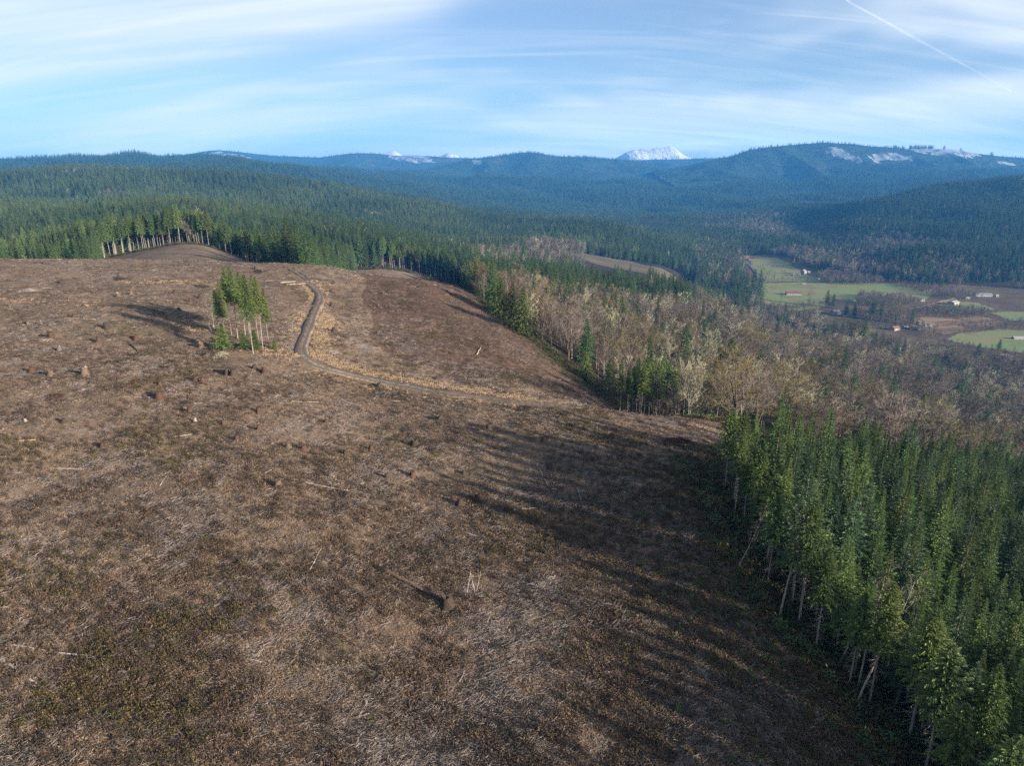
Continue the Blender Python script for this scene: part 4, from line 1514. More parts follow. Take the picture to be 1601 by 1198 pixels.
# ------------------------------------------------------------------ valley woods and the wooded far side
def build_far():
    rng = np.random.default_rng(44)
    x, y = lattice(250, 2650, 1050, 2750, 7.6, rng=rng)
    a = x / y
    k = (a > 0.26) & (a < 1.0) & (y > farside_y(np.clip(a, 0.27, 1))) & clear_of_fields(x, y)
    x2, y2 = lattice(60, 1200, 2000, 2750, 10.0, rng=rng)
    k2 = (x2 / y2 < 0.26) & (x2 / y2 > 0.0) & (y2 > 2050)
    x, y = np.concatenate([x[k], x2[k2]]), np.concatenate([y[k], y2[k2]])
    a = x / y
    z = ground_z(x, y)
    n = len(x)
    h = np.clip(rng.normal(23, 4, n), 12, 34)
    vis = seen(x, y, z + h)
    x, y, z, h, a = x[vis], y[vis], z[vis], h[vis], a[vis]
    n = len(x)
    zone = fbm(x / 130, y / 130, 55, 3)
    low = sstep(z, -165, -195)
    bare = rng.random(n) < np.clip(0.06 + low * (0.42 + 1.1 * zone), 0, 0.9)
    keep = ~bare | (rng.random(n) < 0.9)
    thin = (low > 0.5) & (fbm(x / 90, y / 90, 57, 2) > 0.40)
    keep &= ~thin
    c = np.where(~bare & keep)[0]
    ms = [joined(p) for p in CON[:4]]
    scatter('valley_forest', ms, np.stack([x[c], y[c], z[c] - 0.3], -1), rng.uniform(0, 6.28, len(c)), h[c] / 24.0, rng.integers(0, len(ms), len(c)), 'bluish conifer forest on the far side of the valley')
    b = np.where(bare & keep)[0]
    ms = [joined(p) for p in BARE['alder'][:2] + BARE['greybrown'] + BARE['lichen'][:1]]
    scatter('valley_woods', ms, np.stack([x[b], y[b], z[b] - 0.3], -1), rng.uniform(0, 6.28, len(b)), np.clip(h[b] * 0.8, 9, 22) / 15.0, rng.integers(0, len(ms), len(b)), 'leafless mauve-brown woods on the far side of the valley')
    print('far', len(c), len(b))
    # the most distant wooded ridges: small simple conifers
    far = []
    for i in range(4):
        V, Q = conifer_crown(600 + i, 24.0, 0.03, 4.2, 7, 6, 2, 3.2, 2.2, 0.3, 0.8, 0.2, 0.3)
        far.append(build_mesh('far_tree', V, Q, None, [M['far_conifer']]))
    x, y = lattice(-4300, 4300, 2650, 4600, 15.0, rng=rng)
    k = (np.abs(x / y) < 0.95)
    x, y = x[k], y[k]
    patch = fbm(x / 330, y / 330, 65, 3)
    k = patch < 0.30
    x, y = x[k], y[k]
    z = ground_z(x, y)
    h = rng.uniform(20, 34, len(x))
    vis = seen(x, y, z + h, 0.002)
    x, y, z, h = x[vis], y[vis], z[vis], h[vis]
    PX, PY, PZ, PH = [x], [y], [z], [h]
    for key, (X, Y, Z) in MTN.items():
        m = X.shape
        i = rng.integers(0, m[0] - 1, 9000)
        jmax = int(m[1] * 0.54)
        j = rng.integers(0, jmax, 9000)
        fx, fy = rng.random(9000), rng.random(9000)
        bl = lambda A: (A[i, j] * (1 - fx) + A[i + 1, j] * fx) * (1 - fy) + (A[i, j + 1] * (1 - fx) + A[i + 1, j + 1] * fx) * fy
        mx, my, mz = bl(X), bl(Y), bl(Z)
        u, v = project(mx, my, mz)
        nz = fbm(mx / 45, my / 45, 5, 4) * 11
        bare = np.zeros(len(mx), bool)
        for P in SNOWS[key]:
            bare |= in_poly(u + nz, v + nz * 0.3, P)
        k = ~bare & (u > -250) & (u < 1800)
        PX.append(mx[k])
        PY.append(my[k])
        PZ.append(mz[k])
        PH.append(rng.uniform(10, 20, k.sum()))
    # dark clumps that stand on the right-hand summit
    for (u0, u1, v, cnt, hh) in [(1396, 1414, 231, 26, 26), (1420, 1460, 231.5, 70, 30), (1474, 1478, 232.5, 4, 30), (1500, 1504, 235, 4, 28), (1546, 1553, 241, 6, 30), (1206, 1208, 228, 2, 26), (1214, 1217, 227, 3, 24), (1232, 1238, 225.5, 5, 24), (1172, 1186, 233, 6, 24)]:
        uu = rng.uniform(u0, u1, cnt)
        X, Y, Z = MTN['right']
        jj = X.shape[1] // 2
        yy = 5200.0 + rng.uniform(-25, 5, cnt)
        xx = tangent(uu, v) * yy
        zz = np.interp(xx, X[:, jj], Z[:, jj])
        PX.append(xx)
        PY.append(yy)
        PZ.append(zz - 3)
        PH.append(rng.uniform(0.75, 1.1, cnt) * hh)
    x, y, z, h = map(np.concatenate, (PX, PY, PZ, PH))
    scatter('distant_forest', far, np.stack([x, y, z], -1), rng.uniform(0, 6.28, len(x)), h / 24.0, rng.integers(0, 4, len(x)), 'blue distant conifer forest on the farthest hills and ridges')
    print('distant', len(x))


SNOWS = {'far': [[(318, 238), (340, 235), (365, 240), (388, 242), (400, 249), (360, 247), (325, 245)], [(602, 243), (625, 240), (660, 242), (674, 246), (682, 255), (650, 255), (622, 253)]],
         'dome': [[(738, 250), (757, 249), (753, 258), (740, 257)]],
         'right': [[(1292, 228), (1310, 228), (1332, 241), (1360, 257), (1338, 255), (1308, 244), (1288, 238)], [(1360, 239), (1400, 239), (1434, 246), (1432, 253), (1390, 250), (1368, 257), (1360, 250)], [(1412, 231.5), (1450, 230), (1490, 233), (1542, 239), (1537, 246), (1500, 246), (1438, 240)], [(1554, 249), (1587, 253), (1590, 261), (1558, 258)]]}
build_far()


# ------------------------------------------------------------------ single conifers, cedars and small stands that stand out
def height_for(y, z, v_top):
    return max(3.0, y * float(slope(v_top)) - z)


def place(name, kinds, href, u, v, v_top, lab, cat, group=None, wide=1.0):
    x, y, z = hit(u, v)
    return plant(name, kinds, lab, cat, x, y, height_for(y, z, v_top), href, group, wide=wide)


# the stand left alone in the clearcut
CLUMP = [(353, 538, 440), (396, 553, 428), (411, 545, 432), (421, 543, 450), (372, 530, 415), (384, 528, 424), (362, 524, 418), (404, 530, 428), (390, 522, 430), (344, 528, 452)]
CL_WORDS = ['front fir at the outer end of the lone stand, its pale trunk bare', 'nearest and palest trunked fir of the lone stand in the clearcut', 'bare trunked fir just behind the nearest one in the lone stand', 'fir at the road end of the lone stand in the clearcut',
            'tallest fir in the middle of the lone stand in the clearcut', 'dense fir in the heart of the lone stand', 'tall fir rising behind the outer end of the lone stand', 'fir at the back of the lone stand towards the road', 'rearmost fir of the lone stand, mostly hidden', 'small fir at the shaded outer end of the lone stand']
for (u, v, vt), w in zip(CLUMP, CL_WORDS):
    place('stand_fir', TALL, 24.0, u, v, vt, w, 'fir tree', 'firs left standing in the clearcut', 0.85)
for (u, v, vt, w) in [(340, 545, 470, 'grey leafless sapling beside the outer end of the lone fir stand'), (333, 540, 462, 'thin dead tree just outside the lone fir stand')]:
    place('dead_sapling', SNAGBIRCH[1:], 11.0, u, v, vt, w, 'dead tree')
for (u, v, vt, w) in [(350, 545, 505, 'low dark young conifer under the outer end of the lone stand'), (430, 547, 530, 'low green bush at the road end of the lone stand'), (400, 548, 515, 'pale olive sapling among the trunks of the lone stand'), (383, 546, 520, 'shaggy young conifer between the trunks of the lone stand')]:
    place('young_conifer', YOUNG, 8.0, u, v, vt, w, 'young tree', wide=1.3)

# cedars along the rim of the bowl
for (u, v, vt, w) in [(818, 521, 448, 'broad olive-green cedar on the clearcut rim, lower of the pair'), (783, 497, 432, 'olive-green cedar on the clearcut rim, upper of the pair'), (802, 505, 440, 'slim cedar squeezed between the two broad cedars'),
                      (914, 594, 548, 'rounded green cedar at the lower end of the bowl'), (1348, 548, 500, 'large dark cedar in the middle of the leafless woods')]:
    place('cedar_tree', CEDAR, 20.0, u, v, vt, w, 'cedar tree', wide=1.45)
# stand of bare-stemmed firs at the low end of the bowl
ST = [(970, 562), (982, 575), (996, 560), (1004, 563), (1009, 556), (1016, 560), (1022, 562), (1027, 566), (1034, 559), (1038, 561), (1044, 566), (1052, 570), (1058, 575), (1063, 582), (990, 572), (1031, 572)]
for k, (u, vt) in enumerate(sorted(ST)):
    y = 172 + 7 * ((k * 5) % 4) + 0.15 * (u - 960)
    x = float(tangent(u, 620)) * y
    z = float(ground_z(x, y))
    plant('slender_fir', TALL, f'slender pale-stemmed fir, {nth(k + 1)} from left in the stand beyond the near crest', 'fir tree', x, y, height_for(y, z, vt), 24.0, 'slender firs beyond the near crest', wide=0.8)

# lone dark conifers in the leafless woods and valley
LONE = [(1185, 516, 484, 'dark narrow conifer in the upper leafless woods below the red-roofed barn'), (1117, 495, 470, 'small dark conifer at the head of the leafless woods'), (1132, 571, 540, 'dark conifer in the middle of the leafless woods nearest the plantation'),
        (1226, 487, 474, 'small pointed conifer at the edge of the green field'), (1292, 480, 453, 'larger of two dark conifers before the striped green field'), (1302, 481, 459, 'smaller of two dark conifers before the striped green field'),
        (1322, 494, 470, 'dark conifer beside the grey house in the trees'), (1335, 496, 474, 'second dark conifer past the grey house in the trees'), (1362, 500, 468, 'tall dark conifer among the valley gardens'), (1376, 502, 472, 'ragged dark conifer beside the tall one in the valley gardens'),
        (1424, 508, 484, 'rounded dark conifer standing alone by the white sheds'), (1527, 564, 536, 'dark conifer at the wood edge before the lower field'), (1561, 549, 530, 'dark conifer on the lower field beside the white trailer'), (1505, 595, 563, 'pair-topped dark conifer low in the leafless woods'),
        (1577, 640, 615, 'dark conifer above the far corner of the plantation'), (1598, 660, 625, 'dark conifer behind the far corner of the plantation'), (1296, 586, 555, 'narrow green conifer amid pale maples'), (1372, 600, 572, 'dark conifer deep in the leafless woods'),
        (891, 478, 458, 'small dark conifer among the alders above the bowl'), (1485, 560, 535, 'narrow dark conifer at the lower end of the woods'), (1453, 580, 555, 'dark conifer half hidden among brown alders'),
        (1165, 470, 424, 'tall dark conifer at the end of the long conifer belt'), (1176, 468, 420, 'tallest dark conifer at the end of the long conifer belt'), (1186, 466, 423, 'last dark conifer of the long conifer belt before the field'), (1020, 440, 418, 'dark conifer before the tan field'), (966, 428, 413, 'pointed conifer at the near corner of the tan field'), (1038, 442, 424, 'conifer beside the dark one before the tan field')]
for (u, v, vt, w) in LONE:
    place('lone_conifer', CON, 24.0, u, v, vt, w, 'conifer', wide=1.6)
WOOD_CONIFERS.sort(key=lambda t: math.hypot(t[0], t[1]))
_wc = WOOD_CONIFERS[:130]
_wc = [(x, y, h, *(float(q) for q in project(x, y, float(ground_z(x, y))))) for x, y, h in _wc]
_wc.sort(key=lambda t: -t[4])
for r0 in range(0, len(_wc), 22):
    for k, (x, y, h, u, v) in enumerate(sorted(_wc[r0:r0 + 22], key=lambda t: t[3])):
        kk = int(RNG.integers(3))
        plant('wood_conifer', CON if kk else CEDAR, f'dark conifer among leafless trees, {nth(k + 1)} from left in {nth(r0 // 22 + 1)} row up the wooded slope', 'conifer', x, y, h * 0.95, 24.0 if kk else 20.0, 'conifers scattered in the leafless woods', wide=RNG.uniform(1.1, 1.6))
if len(WOOD_CONIFERS) > 130:
    A = np.array(WOOD_CONIFERS[130:])
    ms = [joined(p) for p in CON[:3]]
    scatter('wood_conifers_mass', ms, np.stack([A[:, 0], A[:, 1], ground_z(A[:, 0], A[:, 1]) - 0.2], -1), RNG.uniform(0, 6.28, len(A)), A[:, 2] / 24.0, RNG.integers(0, 3, len(A)), 'dark conifers sprinkled through the lower leafless woods').name = 'mixed_woods'


# thickets and rows of leafless trees on the valley floor
def build_valley_trees():
    rng = np.random.default_rng(66)
    ms = [joined(p) for p in BARE['alder'][:3] + BARE['greybrown']]
    P, S = [], []
    zones = [(flat_poly([(1195, 440), (1300, 439.5), (1300, 441.5), (1195, 442)], -205), 6.0, 7), (flat_poly([(1300, 440), (1400, 443), (1470, 455), (1470, 457), (1400, 445), (1300, 442)], -205), 6.0, 8),
             (flat_poly([(1205, 486), (1290, 478), (1300, 468), (1305, 468), (1296, 482), (1210, 492)], -205), 5.5, 9), (flat_poly([(1470, 536), (1560, 550), (1600, 556), (1600, 562), (1540, 556), (1465, 542)], -206), 5.0, 7),
             (flat_poly([(1480, 519), (1560, 513), (1640, 517), (1640, 520), (1560, 516), (1485, 522)], -206), 6.0, 6), (flat_poly([(1440, 508), (1475, 522), (1480, 530), (1465, 530), (1430, 514)], -205), 6.0, 9),
             (flat_poly([(1275, 436), (1300, 424), (1340, 432), (1375, 441), (1370, 446), (1300, 446)], -205), 5.0, 11),
             (flat_poly([(1336, 470), (1345, 462), (1420, 466), (1440, 474), (1420, 482), (1345, 480)], -205), 4.6, 9),
             (flat_poly([(1425, 488), (1450, 480), (1530, 484), (1560, 490), (1520, 500), (1440, 496)], -205.5), 4.5, 8),
             (flat_poly([(1400, 446), (1470, 452), (1540, 466), (1500, 470), (1440, 460)], -205), 6.0, 9),
             (flat_poly([(1480, 506), (1600, 500), (1680, 512), (1600, 514), (1520, 520)], -206), 6.0, 6),
             (flat_poly([(1180, 420), (1230, 424), (1270, 434), (1230, 440), (1190, 438)], -205), 17.0, 9),
             (flat_poly([(1330, 490), (1420, 484), (1440, 510), (1360, 512)], -204), 7.5, 12)]
    for poly, st, h0 in zones:
        A = np.array(poly)
        x, y = lattice(A[:, 0].min(), A[:, 0].max(), A[:, 1].min(), A[:, 1].max(), st, rng=rng)
        k = in_poly(x, y, poly)
        P.append(np.stack([x[k], y[k], ground_z(x[k], y[k]) - 0.2], -1))
        S.append(np.clip(rng.normal(h0, h0 * 0.2, k.sum()), 4, 20) / 15.0)
    P, S = np.concatenate(P), np.concatenate(S)
    scatter('thicket', ms, P, rng.uniform(0, 6.28, len(P)), S, rng.integers(0, len(ms), len(P)), 'leafless grey-brown thickets and hedgerows on the valley floor')
    for k, (u, v, vt) in enumerate([(1241, 415, 404), (1250, 415, 405), (1267, 417, 404), (1276, 417, 404), (1300, 423, 409)]):
        place('poplar_tree', BARE['lichen'], 15.0, u, v + 3, vt, f'tall pale leafless poplar before the dark far forest, {nth(k + 1)} from left', 'poplar', 'pale poplars before the dark far forest', 0.42)
    for k, (u, v, vt, w) in enumerate([(1400, 503, 470, 'large dark-limbed leafless tree in the valley gardens'), (1447, 538, 512, 'broad leafless tree between the woods and the field'), (1388, 500, 474, 'bare broad tree beside the dark garden conifers'), (1265, 476, 452, 'bare brown tree beside the red-roofed barn'), (1221, 470, 456, 'lone bare tree in front of the red-roofed barn'),
                                             (944, 395, 378, 'rounded pale bare tree at the edge of the tan field'), (1050, 408, 399, 'round brown bare tree behind the tan field'), (1400, 443, 428, 'bare round tree beyond the striped field'), (1375, 441, 430, 'bare round tree beside the houses beyond the striped field')]):
        place('broad_tree', BARE['mossy'] if k < 2 else BARE['greybrown'], 15.0, u, v, vt, w, 'tree', wide=1.1)


build_valley_trees()


# ------------------------------------------------------------------ houses, barns and vehicles in the valley
for nm, c in dict(w_white=(0.30, 0.30, 0.295), w_cream=(0.38, 0.33, 0.25), w_grey=(0.34, 0.34, 0.35), w_brown=(0.18, 0.12, 0.085), w_red=(0.28, 0.06, 0.045), r_red=(0.17, 0.072, 0.058), r_grey=(0.19, 0.20, 0.22), r_dark=(0.055, 0.06, 0.07), r_white=(0.29, 0.30, 0.31), r_brown=(0.16, 0.10, 0.075), glass=(0.03, 0.035, 0.04), tyre=(0.02, 0.02, 0.02)).items():
    M[nm] = plain(nm + '_paint', c, 0.25 if nm == 'glass' else 0.7, 0.5 if nm == 'glass' else 0.2, 0.08, 1.5)


def part_box(name, parent, dims, m):
    return obj(name, MB().box(*dims).mesh(name, [m]), parent)


def house(name, lab, cat, u, v, w, d, h, rise, yaw, wm, rm, doors=1, windows=4, chimney=False, open_front=False):
    x, y, z = hit(u, v)
    t = thing(name, lab, cat, (x, y, z), (0, 0, R(yaw)))
    hw, hd = w / 2, d / 2
    b = MB()
    if open_front:
        b.box(-hw, hw, hd - 0.2, hd, -1, h)
        b.box(-hw, -hw + 0.2, -hd, hd - 0.2, -1, h)
        b.box(hw - 0.2, hw, -hd, hd - 0.2, -1, h)
        for k in range(1, 5):
            q = -hw + w * k / 5
            b.box(q - 0.15, q + 0.15, -hd, -hd + 0.3, -1, h)
    else:
        V = [(-hw, -hd, -1), (hw, -hd, -1), (hw, hd, -1), (-hw, hd, -1), (-hw, -hd, h), (hw, -hd, h), (hw, hd, h), (-hw, hd, h), (-hw, 0, h + rise), (hw, 0, h + rise)]
        b.add(V, [(0, 1, 5, 4), (2, 3, 7, 6), (0, 3, 2, 1)], [])
        b.add(V, [(3, 0, 4, 7), (1, 2, 6, 5)], [(4, 8, 7), (5, 6, 9)])
    obj('wall', b.mesh('wall', [wm]), t)
    o, e, th = 0.5, 0.45, 0.18
    k = rise / hd
    r = MB()
    zl = h - o * k
    for sg in (-1, 1):
        V = [(-hw - e, sg * (hd + o), zl + 0.03), (hw + e, sg * (hd + o), zl + 0.03), (hw + e, 0, h + rise + 0.03), (-hw - e, 0, h + rise + 0.03)]
        V += [(p[0], p[1], p[2] + th) for p in V]
        r.add(V, [(0, 1, 2, 3), (4, 7, 6, 5), (0, 4, 5, 1), (1, 5, 6, 2), (3, 2, 6, 7), (0, 3, 7, 4)])
    ro = obj('roof', r.mesh('roof', [rm]), t)
    if chimney:
        part_box('chimney', ro, (hw * 0.4, hw * 0.4 + 0.9, 0.3, 1.1, h + rise * 0.5, h + rise + 1.1), M['w_red'])
    if not open_front:
        for i in range(windows):
            q = -hw + w * (i + 0.5) / windows
            if doors and i == windows // 2:
                part_box('door', t, (q - 0.5, q + 0.5, -hd - 0.06, -hd + 0.02, 0, 2.05), M['w_brown'])
                continue
            f = part_box('window', t, (q - 0.75, q + 0.75, -hd - 0.05, -hd + 0.02, 0.95, 2.15), M['w_white'])
            part_box('pane', f, (q - 0.65, q + 0.65, -hd - 0.07, -hd - 0.045, 1.05, 2.05), M['glass'])
    return t


house('barn', 'long red-roofed barn with pale walls in the bright green field', 'barn', 1240, 461, 23, 9, 3.2, 2.6, -6, M['w_white'], M['r_red'], 1, 6)
house('house', 'white two-storey house beside dark sheds beyond the green pasture', 'house', 1256, 429, 9, 8, 6.0, 3.2, 40, M['w_white'], M['r_grey'], 1, 3, True)
house('shed', 'low blue-grey roofed shed joined up to the white house', 'shed', 1245, 431, 13, 7, 2.8, 1.8, -14, M['w_white'], M['r_grey'], 1, 4)
house('shed', 'small white-fronted shed next to the white house', 'shed', 1264, 427, 5, 4, 2.6, 1.2, 10, M['w_white'], M['r_white'], 1, 2)
house('farmhouse', 'dark-roofed farmhouse beside the road at the head of the valley', 'house', 1166, 404, 15, 9, 3.6, 2.8, -10, M['w_brown'], M['r_brown'], 1, 4, True)
house('shed', 'white gabled shed right beside the dark-roofed farmhouse', 'shed', 1173, 407, 7, 6, 3.6, 2.4, 70, M['w_white'], M['r_dark'], 1, 2)
house('shed', 'pale flat shed on the far side of the dark-roofed farmhouse', 'shed', 1157, 404, 8, 6, 3.0, 1.2, 0, M['w_cream'], M['r_white'], 1, 2)
house('house', 'grey-roofed house behind the hedge at the edge of the far forest', 'house', 1353, 439, 13, 9, 3.2, 2.4, -10, M['w_white'], M['r_dark'], 1, 4, True)
house('garage', 'grey garage just uphill of the house behind the hedge', 'garage', 1346, 434, 9, 7, 3.0, 1.8, 12, M['w_grey'], M['r_grey'], 1, 2)
house('house', 'white house with grey roof, farther along the far forest hedge', 'house', 1375, 436, 10, 8, 3.2, 2.2, 15, M['w_white'], M['r_grey'], 1, 3)
house('long_house', 'long low grey-roofed house under the dark far forest', 'house', 1536, 463, 26, 9, 2.9, 2.0, -4, M['w_grey'], M['r_grey'], 1, 7, True)
house('shed', 'tiny white shed near the long low grey house', 'shed', 1558, 464, 4, 4, 2.6, 1.0, 0, M['w_white'], M['r_white'], 1, 1)
house('workshop', 'white-roofed workshop with pale yellow wall in the brown valley scrub', 'workshop', 1490, 476, 15, 10, 4.0, 1.8, 32, M['w_cream'], M['r_white'], 1, 4)
house('shelter', 'thin white-roofed field shelter beyond the white-roofed workshop', 'shelter', 1512, 467, 7, 4, 2.4, 0.6, 0, M['w_white'], M['r_white'], 0, 2)
house('shelter', 'white-roofed field shelter at the tip of the straw track', 'shelter', 1441, 471, 7, 4, 2.4, 0.6, 0, M['w_white'], M['r_white'], 0, 2)
house('house', 'grey house half hidden by trees at the edge of the leafless woods', 'house', 1305, 491, 12, 8, 3.2, 2.4, 20, M['w_grey'], M['r_grey'], 1, 4, True)
house('house', 'sunlit cream-gabled house among the valley garden trees', 'house', 1399, 516, 11, 7, 3.0, 2.2, 25, M['w_cream'], M['r_brown'], 1, 3)
house('cottage', 'small white cottage with blue-grey roof behind the rounded conifer', 'house', 1436, 507, 5, 5, 2.8, 1.6, 30, M['w_white'], M['r_grey'], 1, 2)
house('shed', 'dark roofed shed among parked trailers by the cream-gabled house', 'shed', 1427, 515, 9, 5, 2.4, 1.2, -8, M['w_brown'], M['r_dark'], 1, 2)
house('green_shed', 'low green-grey shed in front of the straw-coloured marsh', 'shed', 1450, 510, 8, 5, 2.6, 1.0, -6, M['w_grey'], plain('moss_roof', (0.13, 0.19, 0.15), 0.8), 1, 2)
house('hoop_house', 'white arched greenhouse at the far side of the lower field', 'greenhouse', 1592, 530, 13, 5, 1.8, 1.3, -3, M['w_white'], M['r_white'], 1, 3)


def trailer(lab, u, v, L, yaw, body):
    x, y, z = hit(u, v)
    t = thing('trailer', lab, 'trailer', (x, y, z), (0, 0, R(yaw)))
    b = MB()
    h = 2.7
    prof = [(-L / 2, 0.7), (-L / 2 + 0.1, h - 0.4), (-L / 2 + 0.7, h), (L / 2 - 1.0, h), (L / 2 - 0.1, h - 0.9), (L / 2, 0.7)]
    V = [(p[0], -1.2, p[1]) for p in prof] + [(p[0], 1.2, p[1]) for p in prof]
    n = len(prof)
    b.add(V, [(i, (i + 1) % n, n + (i + 1) % n, n + i) for i in range(n)] + [(5, 2, 1, 0), (5, 4, 3, 2), (6, 7, 8, 11), (8, 9, 10, 11)])
    obj('body', b.mesh('body', [body]), t)
    for k in (-0.6, 0.6):
        for sy in (-1.05, 1.05):
            a = np.linspace(0, 2 * math.pi, 10, endpoint=False)
            P = rows(np.zeros(2), np.array([sy - 0.12, sy + 0.12]), np.zeros(2))
            Vt, Q, T = tube(P, 0.36, 10)
            Vt = Vt + np.array([k * 0.9, 0, 0.36])
            obj('wheel', MB().add(Vt, Q, T).mesh('wheel', [M['tyre']]), t)
    for q in (-0.28, 0.05, 0.3):
        part_box('window', t, (L * q - 0.45, L * q + 0.45, -1.26, -1.19, 1.5, 2.15), M['glass'])
    return t


trailer('long white trailer parked at the lower field edge below the lone conifer', 1570, 557, 9.5, -18, M['w_white'])
trailer('second white trailer parked end to end with the long one', 1581, 560, 7.5, -24, M['w_white'])
trailer('white trailer parked between the cream-gabled house and the dark shed', 1416, 513, 7, 12, M['w_white'])
trailer('small white camper parked nearest the woods below the dark shed', 1439, 517, 6, -8, M['w_white'])
trailer('white camper standing in the green pasture corner near the two dark conifers', 1334, 472, 6, 5, M['w_white'])
trailer('white camper on the grass between the white house and the thicket', 1279, 437, 6, 8, M['w_white'])
trailer('white trailer on the pasture just below the white house', 1257, 445, 7, -5, M['w_white'])

# the road that runs up the valley
ribbon('valley_road', smooth_path([hit(u, v) for u, v in [(1186, 436), (1180, 425), (1172, 415), (1163, 408), (1152, 402), (1140, 397)]], 80), 3.4, plain('asphalt', (0.10, 0.10, 0.105), 0.9, 0.1, 0.15), 0.5, 1.0, None, None, (-1, 0, 1), (0, 0.03, 0))
ribbon('farm_track', smooth_path([hit(u, v) for u, v in [(1402, 487), (1425, 482), (1450, 476), (1475, 470), (1492, 466)]], 80), 3.0, M['strawland'], 0.4, 0.8, None, None, (-1, 0, 1), (0, 0.03, 0))

# ------------------------------------------------------------------ stumps, logs and slash piles in the clearcut
STUMP_LOOK = {'b': ('dark', 'wood_dark', 'wood_dark'), 'r': ('rotten red-brown', 'wood_red', 'wood_red'), 'p': ('pale weathered', 'wood_brown', 'wood_grey'), 'g': ('grey-brown', 'wood_brown', 'wood_brown'), 'w': ('bleached', 'wood_grey', 'wood_pale')}


def region(u, v):
    side = 'near the outer edge' if u < 110 else None
    if u > 900 and v > 660:
        return 'in the shade of the plantation'
    if u > 480 and v < 640 and v < 560 + (u - 480) * 0.24:
        return 'on the bowl beyond the road'
    if v < 440:
        return 'near the crest of the clearcut'
    if v < 500:
        return 'on the slope behind the lone stand' if u > 200 else 'high on the open slope'
    if v < 560:
        return 'by the long shadow of the lone stand' if u > 90 else 'high on the outer slope'
    if v < 640:
        return 'just below the lone fir stand' if u > 280 else 'midway up the open slope'
    if v < 720:
        return 'on the slope below the road bend' if u > 330 else 'on the middle slope, outer side'
    if v < 850:
        return 'on the middle of the near slope' if u > 330 else 'on the near slope beside grey slash'
    if v < 1000:
        return 'on the near mossy slope' if u < 600 else 'beside the plantation shadow'
    return 'at the foot of the near slope' if u < 500 else 'on the nearest ground by the plantation shadow'


def stump_mesh(seed, flare=0.5, jag=0.1):
    rng = np.random.default_rng(seed)
    n = 14
    a = np.arange(n) * 2 * math.pi / n
    lobes = 1 + 0.28 * np.abs(np.sin(a * 2.5 + rng.random() * 6)) * rng.uniform(0.5, 1.2)
    prof = [(-0.25, 1.0 + flare * 1.3), (0.06, 1.0 + flare), (0.30, 1 + flare * 0.35), (0.65, 1.04), (1.0, 0.98)]
    V = []
    for k, (z, r) in enumerate(prof):
        f = r * (1 + (lobes - 1) * max(0, 1 - max(z, 0) * 1.2)) * (1 + rng.normal(0, 0.03, n))
        zz = z + (rng.normal(0, jag, n) + 0.06 * np.cos(a + seed) if k == 4 else rng.normal(0, 0.02, n))
        V.append(rows(f * np.cos(a), f * np.sin(a), zz))
    V = np.concatenate(V)
    Q = [(k * n + i, k * n + (i + 1) % n, (k + 1) * n + (i + 1) % n, (k + 1) * n + i) for k in range(4) for i in range(n)]
    top = V[4 * n:] * np.array([0.985, 0.985, 1]) + np.array([0, 0, 0.004])
    c = top.mean(0) + np.array([0, 0, -0.03])
    return (V, Q), (np.concatenate([top, [c]]), [(i, (i + 1) % n, n) for i in range(n)])


STUMPS = {}
for key, (w, mb_, mt_) in STUMP_LOOK.items():
    STUMPS[key] = []
    for i in range(4):
        (V, Q), (TV, TT) = stump_mesh(i * 7 + ord(key), 0.35 + 0.15 * (i % 3), 0.04 if i % 2 else 0.14)
        STUMPS[key].append((MB().add(V, Q).mesh('stump_bark', [M[mb_]], True), MB().add(TV, None, TT).mesh('stump_top', [M[mt_]])))

STUMP_PIX = [(700, 950, 'b', 1.25), (435, 761, 'g', .8), (649, 697, 'b', .95), (765, 672, 'b', .9), (580, 705, 'r', .8), (475, 705, 'r', .7), (451, 700, 'g', .6), (645, 746, 'r', .8), (605, 748, 'b', .6), (719, 790, 'b', .8), (747, 784, 'b', .9), (405, 672, 'r', .6),
             (185, 464, 'p', 1.0), (205, 460, 'g', .8), (186, 436, 'b', 1.1), (297, 416, 'r', .8), (69, 412, 'b', .8), (90, 422, 'g', .7), (95, 443, 'b', .8), (80, 527, 'r', 1.0), (93, 549, 'p', .8), (155, 535, 'r', .9), (167, 513, 'b', 1.1), (213, 532, 'r', .95), (133, 586, 'p', 1.25), (50, 582, 'r', .85),
             (80, 587, 'g', .8), (249, 624, 'r', 1.2), (315, 544, 'p', 1.1), (323, 556, 'b', .7), (314, 466, 'b', 1.1), (273, 458, 'r', .8), (298, 472, 'r', .8), (280, 486, 'b', .7), (116, 496, 'r', .7), (44, 508, 'p', .6), (64, 507, 'p', .6), (305, 596, 'r', .7), (317, 598, 'r', .7), (250, 603, 'r', .6), (297, 646, 'r', .8),
             (519, 479, 'b', 1.0), (522, 519, 'b', 1.0), (590, 523, 'b', .7), (522, 443, 'b', .7), (400, 421, 'b', .9), (410, 425, 'g', .7), (355, 585, 'b', 1.0), (365, 587, 'b', 1.1), (414, 583, 'r', 1.0), (593, 605, 'b', .7), (637, 532, 'b', .6), (409, 614, 'g', .6), (405, 646, 'r', .8), (518, 458, 'b', .9), (398, 577, 'b', .7),
             (305, 660, 'w', .5), (370, 688, 'r', .6), (100, 661, 'b', .6), (40, 660, 'w', .4), (540, 712, 'b', .5), (510, 662, 'r', .6), (688, 655, 'b', .6), (160, 700, 'r', .5), (350, 664, 'r', .6), (955, 686, 'b', .8), (850, 690, 'r', .5), (875, 655, 'b', .5), (928, 720, 'b', .7), (725, 742, 'b', .5)]
